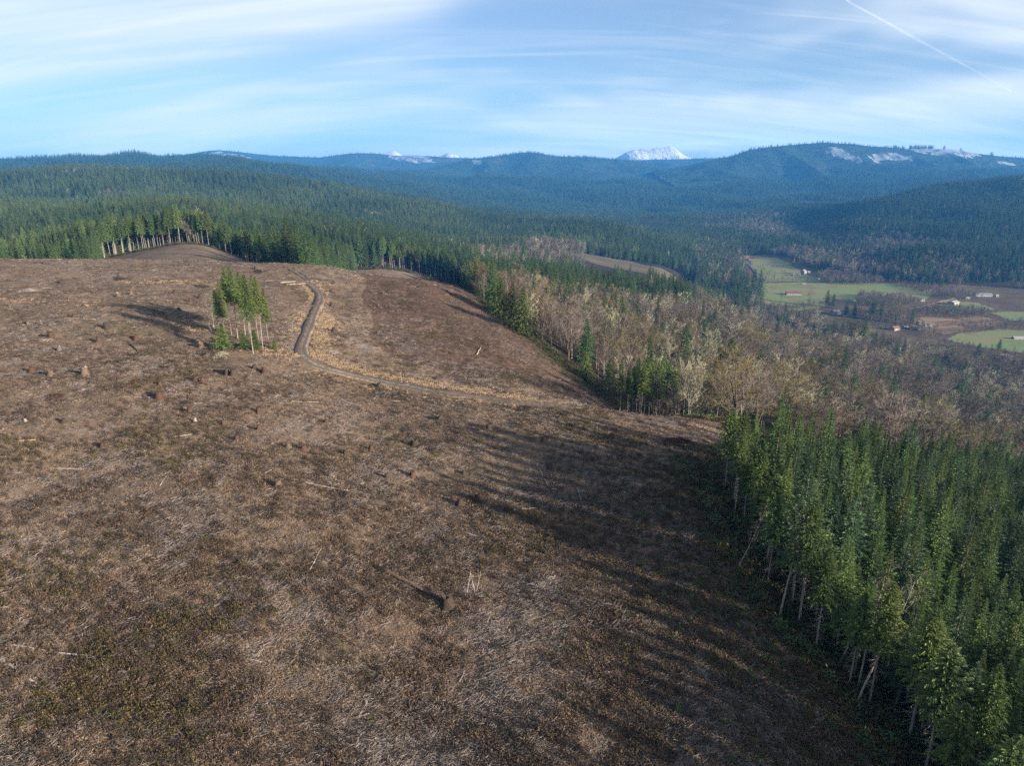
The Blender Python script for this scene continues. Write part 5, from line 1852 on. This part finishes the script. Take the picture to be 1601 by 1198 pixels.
for i in range(120):
    u, v = RNG.uniform(5, 1000), RNG.uniform(412, 640) if i % 3 else RNG.uniform(640, 900)
    if v < edge_y(float(tangent(u, v))) and not (u > 480 and v > 560):
        x, y, z = hit(u, v)
        if bool(in_clearcut(x, y)) and y < 285 and np.min(np.hypot(ROAD[:, 0] - x, ROAD[:, 1] - y)) > 4 and not (325 < u < 440 and 500 < v < 560):
            STUMP_PIX.append((u, v, 'bbgrbb'[i % 6], float(RNG.uniform(0.3, 0.62))))
_groups = {}
for i, (u, v, k, s) in enumerate(STUMP_PIX):
    _groups.setdefault((k, region(u, v), s > 0.9), []).append((u, v, s, i))
for (k, reg, big), L in _groups.items():
    L.sort()
    for q, (u, v, s, i) in enumerate(L):
        x, y, z = hit(u, v)
        size = 'large ' if big else ''
        tailw = f', {nth(q + 1)} from left' if len(L) > 1 else ''
        t = thing('tree_stump', f'{size}{STUMP_LOOK[k][0]} stump {reg}{tailw}', 'stump', (x, y, z + 0.2), (RNG.normal(0, .06), RNG.normal(0, .06), RNG.uniform(0, 6.28)), (s * RNG.uniform(.42, .56), s * RNG.uniform(.42, .56), s * 1.1), 'stumps of the clearcut')
        a, b = STUMPS[k][i % 4]
        obj('bark', a, t)
        obj('cut_top', b, t)


def between(p, q, n, sag=0.0, lift=0.0):
    s = np.linspace(0, 1, n)
    x, y = p[0] + (q[0] - p[0]) * s, p[1] + (q[1] - p[1]) * s
    z = np.maximum(ground_z(x, y), np.interp(s, [0, 1], [float(ground_z(p[0], p[1])), float(ground_z(q[0], q[1]))]))
    return rows(x, y, z + lift)


LOOKS = {'g': ('grey', 'wood_grey'), 'p': ('pale', 'wood_pale'), 'b': ('dark', 'wood_brown'), 's': ('silvery', 'stick')}
LOGS = [(-8, 1010, 162, 1030, 'g', .11), (-6, 1026, 57, 1071, 'g', .17), (107, 1103, 143, 1085, 'p', .16), (105, 1122, 150, 1111, 's', .09), (70, 1135, 156, 1153, 'b', .10), (174, 1155, 211, 1180, 'b', .2), (590, 890, 698, 944, 'b', .30), (560, 1126, 582, 1085, 'p', .13), (670, 1033, 714, 1033, 'p', .10),
        (464, 754, 546, 769, 'g', .16), (841, 731, 858, 763, 'g', .17), (860, 748, 868, 734, 'p', .12), (793, 799, 860, 793, 's', .09), (903, 765, 912, 794, 's', .09), (886, 875, 921, 884, 'g', .13), (1066, 872, 1096, 920, 'g', .11), (480, 900, 506, 852, 's', .10), (512, 880, 545, 850, 's', .08), (664, 811, 696, 840, 'g', .14), (720, 832, 755, 843, 'g', .12), (755, 838, 796, 870, 's', .09),
        (178, 842, 222, 872, 'g', .13), (120, 872, 156, 905, 's', .10), (70, 733, 142, 734, 'p', .09), (265, 685, 300, 680, 'p', .10), (605, 627, 662, 630, 'p', .10), (438, 443, 462, 441, 'p', .30), (448, 446, 478, 444, 'p', .28), (745, 556, 752, 544, 'p', .24), (368, 1026, 434, 1043, 'g', .10), (399, 1083, 424, 1060, 's', .07), (247, 1071, 256, 1062, 'p', .08), (319, 959, 334, 954, 'p', .09), (274, 1185, 305, 1171, 's', .08),
        (472, 1036, 498, 1049, 'g', .14), (460, 1057, 473, 1081, 'g', .08), (505, 1150, 535, 1130, 's', .08), (588, 1165, 597, 1157, 'p', .07), (718, 1068, 727, 1049, 's', .09), (971, 1137, 1021, 1198, 's', .08), (987, 1171, 1012, 1168, 's', .09), (1098, 1104, 1148, 1133, 'g', .12), (1030, 1017, 1036, 1005, 's', .09), (928, 1052, 954, 1052, 's', .08), (640, 803, 662, 802, 'p', .12), (662, 867, 690, 872, 'g', .09), (205, 540, 216, 551, 'b', .25), (170, 625, 255, 620, 's', .07), (300, 596, 330, 594, 's', .09), (302, 632, 318, 631, 'p', .1),
        (560, 758, 580, 755, 'p', .09), (515, 812, 532, 806, 'p', .1), (0, 555, 60, 558, 'b', .12), (590, 600, 640, 602, 's', .1), (455, 628, 505, 630, 'p', .09), (820, 655, 838, 653, 'p', .12), (1085, 690, 1060, 692, 'b', .2), (740, 768, 775, 762, 's', .08), (250, 760, 262, 742, 's', .07), (30, 690, 70, 687, 'p', .08), (340, 815, 360, 800, 'p', .06), (125, 690, 210, 693, 's', .06), (415, 740, 425, 735, 'p', .08),
        (350, 1000, 365, 990, 's', .07), (185, 1090, 205, 1085, 's', .06), (60, 950, 80, 940, 's', .06), (820, 1010, 835, 1016, 'g', .08), (880, 985, 900, 1002, 's', .06), (930, 950, 945, 985, 's', .07), (800, 1060, 835, 1063, 'g', .08), (1150, 940, 1185, 960, 's', .07), (1180, 1010, 1210, 1000, 's', .06), (1010, 790, 1022, 815, 's', .07), (985, 815, 1005, 832, 's', .06), (850, 700, 880, 704, 's', .08)]
_groups = {}
for i, t in enumerate(LOGS):
    long_ = math.hypot(t[2] - t[0], t[3] - t[1]) > 45
    _groups.setdefault((t[4], region((t[0] + t[2]) / 2, (t[1] + t[3]) / 2), long_), []).append(t)
for (k, reg, long_), L in _groups.items():
    L.sort()
    for q, (u0, v0, u1, v1, _, r) in enumerate(L):
        P = between(hit(u0, v0), hit(u1, v1), 7, lift=r * 0.75)
        P[1:-1, :2] += RNG.normal(0, r * 0.35, (5, 2))
        rr = np.linspace(r, r * 0.55, 7) * RNG.uniform(0.92, 1.08, 7)
        c = P.mean(0)
        V, Q, T = tube(P - c, rr, 7)
        word = ('long ' if long_ else '') + LOOKS[k][0] + (' log' if r > 0.125 else ' pole')
        tailw = f', {nth(q + 1)} from left' if len(L) > 1 else ''
        nm = 'fallen_log' if r > 0.125 else 'fallen_pole'
        o = obj(nm, MB().add(V, Q, T).mesh(nm, [M[LOOKS[k][1]]], True), None, c)
        tag(o, f'{word} lying {reg}{tailw}', 'log' if r > 0.125 else 'pole', 'logs and poles left in the clearcut')

# sticks stood up by the dark stump
for (a, b, lab) in [((729, 930), (736, 893), 'first upright pale stick leaning near the tall dark stump'), ((743, 926), (735, 895), 'middle upright stick crossing the first near the tall dark stump'), ((744, 925), (752, 893), 'upright stick with branched top, last of three near the tall dark stump')]:
    p = np.array(hit(*a))
    y = p[1] + 0.4
    tip = np.array([float(tangent(*b)) * y, y, float(slope(b[1])) * y])
    s = np.linspace(0, 1, 5)[:, None]
    P = p + (tip - p) * s + np.array([0, 0, -0.2]) * (1 - s)
    mb = MB()
    V, Q, T = tube(P - p, np.linspace(.07, .035, 5), 5)
    mb.add(V, Q, T)
    for f in (0.55, 0.75, 0.9):
        w = (tip - p) * f
        V, Q = prisms([w], [w + RNG.normal(0, 0.45, 3) + np.array([0, 0, .3])], .03, .012)
        mb.add(V, Q)
    tag(obj('upright_stick', mb.mesh('upright_stick', [M['stick']]), None, p), lab, 'stick', 'sticks leaning near the dark stump')


# slash heaps: grey brushwood thrown into piles
def heap(lab, u, v, rad, n, m='slash', ring=False, h=0.8, length=1.6, name='slash_pile', stretch=(1, 1), yaw=0.0):
    x, y, z = hit(u, v)
    rng = np.random.default_rng(int(u * 7 + v))
    a, r = rng.uniform(0, 6.28, n), rad * (rng.uniform(0.65, 1.1, n) if ring else np.sqrt(rng.random(n)))
    px, py = r * np.cos(a) * stretch[0], r * np.sin(a) * stretch[1]
    px, py = px * math.cos(yaw) - py * math.sin(yaw), px * math.sin(yaw) + py * math.cos(yaw)
    hz = h * np.clip(1 - r / rad, 0, 1) * rng.random(n) if not ring else h * 0.5 * rng.random(n)
    P0 = rows(px, py, ground_z(x + px, y + py) - z + hz + 0.05)
    ph = rng.uniform(0, 6.28, n)
    L = length * rng.uniform(0.4, 1.2, n)
    D = rows(np.cos(ph) * L, np.sin(ph) * L, rng.normal(0.1, 0.22, n) * L)
    V, Q = prisms(P0 - D / 2, P0 + D / 2, rng.uniform(.02, .06, n), rng.uniform(.01, .03, n), 4)
    mb = MB().add(V, Q)
    o = obj(name, mb.mesh(name, [M[m]]), None, (x, y, z))
    tag(o, lab, 'brush pile', 'slash piles in the clearcut')
    return o


heap('dark slash pile with black hollow in the plantation shade', 948, 966, 2.4, 260, ring=True)
heap('ring of grey slash around a hollow midway in the shaded ground', 938, 797, 2.6, 260, ring=True)
heap('long grey windrow of brushwood beside the plantation shade', 1077, 845, 4.2, 420, stretch=(1, 0.32), yaw=1.2, h=0.9)
heap('black root mound with pale chips near the crest by the plantation', 1062, 693, 3.0, 220, 'wood_dark', h=1.2, length=1.9)
heap('heap of dark slash beside the road below the bend', 603, 618, 3.2, 160, h=0.8)
heap('second darker heap of slash just along the road below the bend', 624, 620, 2.6, 140, 'wood_dark', h=0.8)
heap('pale ring of brush round a green mound on the nearest dark ground', 1052, 1085, 2.2, 240, ring=True)
heap('white brushwood scattered at the very bottom of the dark ground', 1082, 1180, 2.0, 200, length=1.2, h=0.5)
heap('broken white branches beside the green mound in the dark ground', 1060, 1150, 1.6, 120, length=1.4, h=0.5)
heap('red rotted mound on the open slope outer side', 86, 622, 1.6, 160, 'wood_red', h=0.9, length=1.0)
heap('bleached white wood chunk pile on the near slope', 520, 747, 0.7, 22, 'wood_pale', h=0.3, length=0.7)
heap('bleached white roots beside the red rotted mound', 119, 629, 0.9, 18, 'wood_pale', h=0.35, length=0.9)
heap('white slash heap high on the open slope at outer side', 75, 533, 1.1, 20, 'wood_pale', h=0.4, length=1.0)
heap('white root heap at the outermost side of the upper slope', 10, 535, 1.0, 16, 'wood_pale', h=0.4, length=0.9)
heap('white broken root beside the road above its lower bend', 444, 527, 1.1, 18, 'wood_pale', h=0.4, length=1.0)
heap('grey slash heap on the upper slope, outer side', 45, 455, 2.4, 150, h=0.8)
heap('dark slash heap around the black stump near the crest', 190, 437, 2.6, 160, 'wood_dark', h=0.9)
heap('dark slash heap behind the log landing near the crest', 406, 425, 2.8, 180, 'wood_dark', h=0.9)
heap('grey slash heap by the upper outer slope dark hollow', 92, 457, 2.4, 140, h=0.8)
heap('pale slash heap on the bowl just beyond the lower road bend', 520, 552, 1.8, 100, h=0.6)
heap('dark slash pile behind the lone fir stand', 316, 448, 2.4, 150, 'wood_dark', h=0.9)
heap('pale lichened brush pile before the outer end of the lone stand', 345, 557, 1.7, 200, 'lichen', h=1.2, length=1.3)
heap('pile of bleached sticks at the low end of the bowl', 895, 628, 4.5, 200, h=0.8, length=2.2)
heap('pale chip pile on the rim slope of the bowl', 765, 513, 2.6, 60, 'slash', h=0.5)

# ------------------------------------------------------------------ ground cover of the clearcut


def clump_mesh(seed, n, h, r, w, m, curl=0.4):
    """a tuft of thin blades"""
    rng = np.random.default_rng(seed)
    a = rng.uniform(0, 6.28, n)
    rr = r * np.sqrt(rng.random(n)) * 0.6
    P = rows(rr * np.cos(a), rr * np.sin(a), np.full(n, -0.05))
    b = rng.uniform(0, 6.28, n)
    D = rows(np.cos(b) * curl, np.sin(b) * curl, rng.uniform(0.4, 1.1, n))
    L = h * rng.uniform(0.5, 1.25, n)
    V, Q = sprays(P, D, L, np.full(n, w) * rng.uniform(0.6, 1.4, n), 0.35, rng)
    return build_mesh('tuft', V, Q, None, [m])


def bush_mesh(seed, n, r, h, s, m):
    rng = np.random.default_rng(seed)
    P = rng.normal(0, 1, (n, 3))
    P /= np.linalg.norm(P, axis=1, keepdims=True)
    P *= rng.random((n, 1)) ** 0.4
    P = P * np.array([r, r, h * 0.6]) + np.array([0, 0, h * 0.45])
    D = rng.normal(0, 1, (n, 3)) + np.array([0, 0, 0.6])
    V, Q = sprays(P, D, s * rng.uniform(0.6, 1.3, n), s * 0.5 * rng.uniform(0.7, 1.2, n), 0.1, rng)
    return build_mesh('bush', V, Q, None, [m])


def stick_mesh(seed, n, r, L, m):
    rng = np.random.default_rng(seed)
    a = rng.uniform(0, 6.28, n)
    p = rows(r * rng.normal(0, .6, n), r * rng.normal(0, .6, n), rng.uniform(0.0, 0.25, n))
    main = rng.uniform(0, 6.28)
    ph = main + rng.normal(0, 0.9, n)
    l = L * rng.uniform(0.3, 1.2, n)
    D = rows(np.cos(ph) * l, np.sin(ph) * l, rng.normal(0.03, 0.12, n) * l)
    V, Q = prisms(p - D / 2, p + D / 2, rng.uniform(.008, .026, n), rng.uniform(.004, .012, n), 3)
    return build_mesh('sticks', V, Q, None, [m])


def sample_clearcut(n, ymax=300, near=1.0, rng=RNG):
    """points spread so that the near ground, seen larger, carries more of them"""
    out = []
    tot = 0
    while tot < n:
        m = n * 2
        d = np.exp(rng.uniform(math.log(42), math.log(ymax * 1.25), m)) if near else 42 + rng.random(m) ** 0.6 * ymax
        az = rng.uniform(-0.80, 0.62, m)
        x, y = d * np.sin(az), d * np.cos(az)
        k = in_clearcut(x, y) & (y > 30) & (y < 440)
        u, v = project(x, y, base_z(x, y))
        k &= (u > -60) & (u < 1640) & (v < 1260)
        rd = np.full(len(x), 99.0)
        for i in range(0, len(ROAD), 3):
            rd = np.minimum(rd, np.hypot(ROAD[i, 0] - x, ROAD[i, 1] - y))
        k &= rd > 2.6
        x, y = x[k], y[k]
        out.append(np.stack([x, y], -1))
        tot += len(x)
    P = np.concatenate(out)[:n]
    return P[:, 0], P[:, 1]


def shade(x, y):
    """1 on the strip under the plantation shadow, where darker cover deepens the shade"""
    return sstep(x, plant_x(y) - 34, plant_x(y) - 14) * (y < 125)


def build_cover():
    rng = np.random.default_rng(88)
    # dry grass
    x, y = sample_clearcut(62000, rng=rng)
    g = fbm(x / 14, y / 14, 301, 3)
    k = rng.random(len(x)) < (0.75 + 0.9 * g) * (1 - 0.7 * bowl(x, y)) * (1 - 0.45 * shade(x, y))
    x, y = x[k], y[k]
    ms = [clump_mesh(i, 30, 0.48, 0.5, 0.04, M['grass'], 0.7) for i in range(5)]
    n = len(x)
    scatter('dry_grass', ms, np.stack([x, y, ground_z(x, y)], -1), rng.uniform(0, 6.28, n), rng.uniform(0.6, 1.35, n), rng.integers(0, 5, n), 'dry brown grass and weeds covering the clearcut')
    # brown fern and bramble
    x, y = sample_clearcut(30000, rng=rng)
    g = fbm(x / 9, y / 9, 311, 3)
    k = g > -0.06
    x, y = x[k], y[k]
    n = len(x)
    ms = [bush_mesh(20 + i, 34, 0.42, 0.42, 0.22, M['fern']) for i in range(4)]
    scatter('brown_ferns', ms, np.stack([x, y, ground_z(x, y)], -1), rng.uniform(0, 6.28, n), rng.uniform(0.5, 1.3, n), rng.integers(0, 4, n), 'dead brown ferns and brambles on the clearcut')
    # olive shrubs, mostly on the near slope
    x, y = sample_clearcut(36000, 200, rng=rng)
    g = fbm(x / 17, y / 17, 321, 3) + 0.12 * sstep(np.hypot(x, y), 150, 60) + 0.30 * fbm(x / 4, y / 4, 323, 2)
    k = (g + rng.normal(0, 0.14, len(x)) > 0.30)
    x, y = x[k], y[k]
    n = len(x)
    ms = [bush_mesh(40 + i, 46, 0.40, 0.50, 0.19, M['brush']) for i in range(4)]
    scatter('low_shrubs', ms, np.stack([x, y, ground_z(x, y)], -1), rng.uniform(0, 6.28, n), rng.uniform(0.45, 1.4, n), rng.integers(0, 4, n), 'low olive-green shrubs and moss tufts on the near slope')
    # grey slash
    x, y = sample_clearcut(52000, rng=rng)
    g = fbm(x / 11, y / 16, 331, 4) + 0.2 * fbm(x / 3, y / 3, 333, 2)
    k = rng.random(len(x)) < np.clip((g - 0.04 + rng.normal(0, 0.1, len(g))) * 2.2, 0.12, 0.8)
    x, y = x[k], y[k]
    n = len(x)
    ms = [stick_mesh(60 + i, 26, 0.6, 0.55, M['slash']) for i in range(6)]
    scatter('logging_slash', ms, np.stack([x, y, ground_z(x, y) + 0.03], -1), rng.uniform(0, 6.28, n), rng.uniform(0.5, 1.35, n), rng.integers(0, 6, n), 'grey twigs and logging slash strewn over the clearcut')
    # dark clods standing for tuft shadows, thicker where the ground is shaded
    x, y = sample_clearcut(27000, rng=rng)
    k = fbm(x / 6, y / 6, 341, 3) > -0.1 - 0.6 * bowl(x, y) - 0.6 * shade(x, y)
    x, y = x[k], y[k]
    n = len(x)
    ms = [bush_mesh(140 + i, 26, 0.34, 0.55, 0.20, M['wood_dark']) for i in range(3)]
    scatter('shadow_clods', ms, np.stack([x, y, ground_z(x, y)], -1), rng.uniform(0, 6.28, n), rng.uniform(0.3, 1.2, n), rng.integers(0, 3, n), 'dark clods standing in for tuft shadows over the clearcut')
    # bright straw along the road and on a few old skid trails
    P = []
    d = np.gradient(ROAD[:, :2], axis=0)
    d /= np.linalg.norm(d, axis=1, keepdims=True)
    nr = np.stack([-d[:, 1], d[:, 0]], -1)
    for i in range(95, len(ROAD)):
        for k in range(int(max(0, 40 * vnoise(i / 9.0, 3.3, 5) + 20))):
            o = abs(rng.normal(0, 2.2)) + 2.6
            P.append(ROAD[i, :2] + nr[i] * o * (1 if rng.random() < 0.9 else -1) + rng.normal(0, 0.4, 2))
    for i in range(20, 130):
        for k in range(int(max(0, 12 * vnoise(i / 6.0, 1.3, 6) + 3))):
            P.append(ROAD[i, :2] + nr[i] * (2.4 + abs(rng.normal(0, 0.6))) * (1 if rng.random() < 0.5 else -1) + rng.normal(0, 0.3, 2))
    for (u, v, rx, ry, c) in [(268, 440, 9, 2.2, 260), (215, 441, 5, 1.5, 70), (133, 476, 3.2, 1.4, 90), (425, 551, 6, 2, 160), (455, 556, 5, 1.6, 140), (327, 522, 3, 1.5, 70), (506, 484, 2.5, 5, 120), (300, 519, 5, 1.4, 60), (505, 442, 5, 2, 90), (545, 432, 7, 1.2, 90), (40, 470, 16, 1.5, 120), (1110, 672, 3, 1, 80)]:
        p = hit(u, v)
        for _ in range(int(c * 0.7)):
            o = rng.normal(0, 1, 2) * np.array([rx, ry * 1.7]) * 0.6
            if vnoise((p[0] + o[0]) / 2.2, (p[1] + o[1]) / 2.2, 8) > -0.1:
                P.append(np.array(p[:2]) + o)
    P = np.array(P)
    n = len(P)
    ms = [clump_mesh(90 + i, 24, 0.6, 0.5, 0.06, M['straw'], 0.6) for i in range(4)]
    scatter('straw_grass', ms, np.stack([P[:, 0], P[:, 1], ground_z(P[:, 0], P[:, 1])], -1), rng.uniform(0, 6.28, n), rng.uniform(0.6, 1.4, n), rng.integers(0, 4, n), 'bright straw-coloured grass along the road and old skid trails')
    # undergrowth where the clearcut meets the trees
    A = []
    for a in np.linspace(-0.62, 0.33, 900):
        for k in range(3):
            yy = float(edge_y(a)) + rng.uniform(-2, 9)
            A.append((a * yy + rng.normal(0, 1), yy))
    for yy in np.linspace(38, 130, 420):
        for k in range(2):
            A.append((float(plant_x(yy)) + rng.uniform(-3.5, 4), yy))
    for yy in rng.uniform(34, 118, 5200):
        A.append((float(plant_x(yy)) + 3 - abs(rng.normal(0, 9)), yy))
    for a in rng.uniform(-0.12, 0.17, 1500):
        A.append((a * (float(edge_y(a)) - abs(rng.normal(0, 7))), float(edge_y(a)) - abs(rng.normal(0, 7))))
    A = np.array(A)
    n = len(A)
    ms = [bush_mesh(110 + i, 60, 0.9, 1.3, 0.42, M['brush'] if i else M['conifer']) for i in range(4)]
    scatter('undergrowth', ms, np.stack([A[:, 0], A[:, 1], ground_z(A[:, 0], A[:, 1])], -1), rng.uniform(0, 6.28, n), np.where(np.arange(n) < n - 6700, rng.uniform(0.4, 1.3, n), rng.uniform(0.2, 0.6, n)), rng.integers(0, 4, n), 'dark green undergrowth along the edge of the clearcut')


build_cover()


# ------------------------------------------------------------------ the contrail, high above everything
def trail_mat(g):
    lw = g.n('ShaderNodeLayerWeight', {'Blend': 0.5})
    face = g.math('SUBTRACT', 1.0, lw.outputs['Facing'])
    n = g.noise(g.pos((0.0012, 0.0012, 0.0012)), 1.0, 5.0, 0.7)
    f = g.math('MULTIPLY', g.math('POWER', face, 1.6), g.ramp(n, 0.25, 0.7, 0.12, 0.5), True)
    d = g.n('ShaderNodeBsdfDiffuse', {'Color': (0.9, 0.9, 0.9)})
    tr = g.n('ShaderNodeBsdfTranslucent', {'Color': (0.9, 0.9, 0.9)})
    mx = g.n('ShaderNodeMixShader', {0: 0.5, 1: d.outputs[0], 2: tr.outputs[0]})
    t = g.n('ShaderNodeBsdfTransparent')
    m = g.n('ShaderNodeMixShader', {0: f, 1: t.outputs[0], 2: mx.outputs[0]})
    g.nt.links.new(m.outputs[0], g.out.inputs[0])


def build_contrail():
    P = []
    zc = 6000.0
    for (u, v) in [(1240, -60), (1290, -26), (1330, 4), (1380, 31), (1430, 59), (1480, 86), (1530, 113), (1565, 133), (1590, 148)]:
        y = zc / float(slope(v))
        P.append((float(tangent(u, v)) * y, y, zc))
    P = np.array(P)
    dist = np.linalg.norm(P, axis=1)
    V, Q, T = tube(P, dist * 0.0019 * np.array([.8, .8, .8, .85, .95, .9, .7, .45, .2]), 12)
    o = obj('contrail', MB().add(V, Q, T).mesh('contrail', [mat('contrail_ice', trail_mat)], True))
    tag(o, 'thin white contrail slanting across the blue sky', 'contrail')
    o['kind'] = 'thing'


build_contrail()


# ------------------------------------------------------------------ the air
def build_haze():
    mb = MB().box(-9500, 9500, -1200, 9900, -330, 330)
    o = obj('haze', mb.mesh('haze', []))
    m = bpy.data.materials.new('haze_air')
    m.use_nodes = True
    nt = m.node_tree
    nt.nodes.clear()
    out = nt.nodes.new('ShaderNodeOutputMaterial')
    v = nt.nodes.new('ShaderNodeVolumePrincipled')
    v.inputs['Color'].default_value = (0.08, 0.39, 1.0, 1)
    v.inputs['Density'].default_value = 0.000062
    v.inputs['Anisotropy'].default_value = 0.0
    nt.links.new(v.outputs[0], out.inputs['Volume'])
    o.data.materials.append(m)
    setting(o, 'stuff', 'blue haze filling the valley and veiling the far hills')


build_haze()
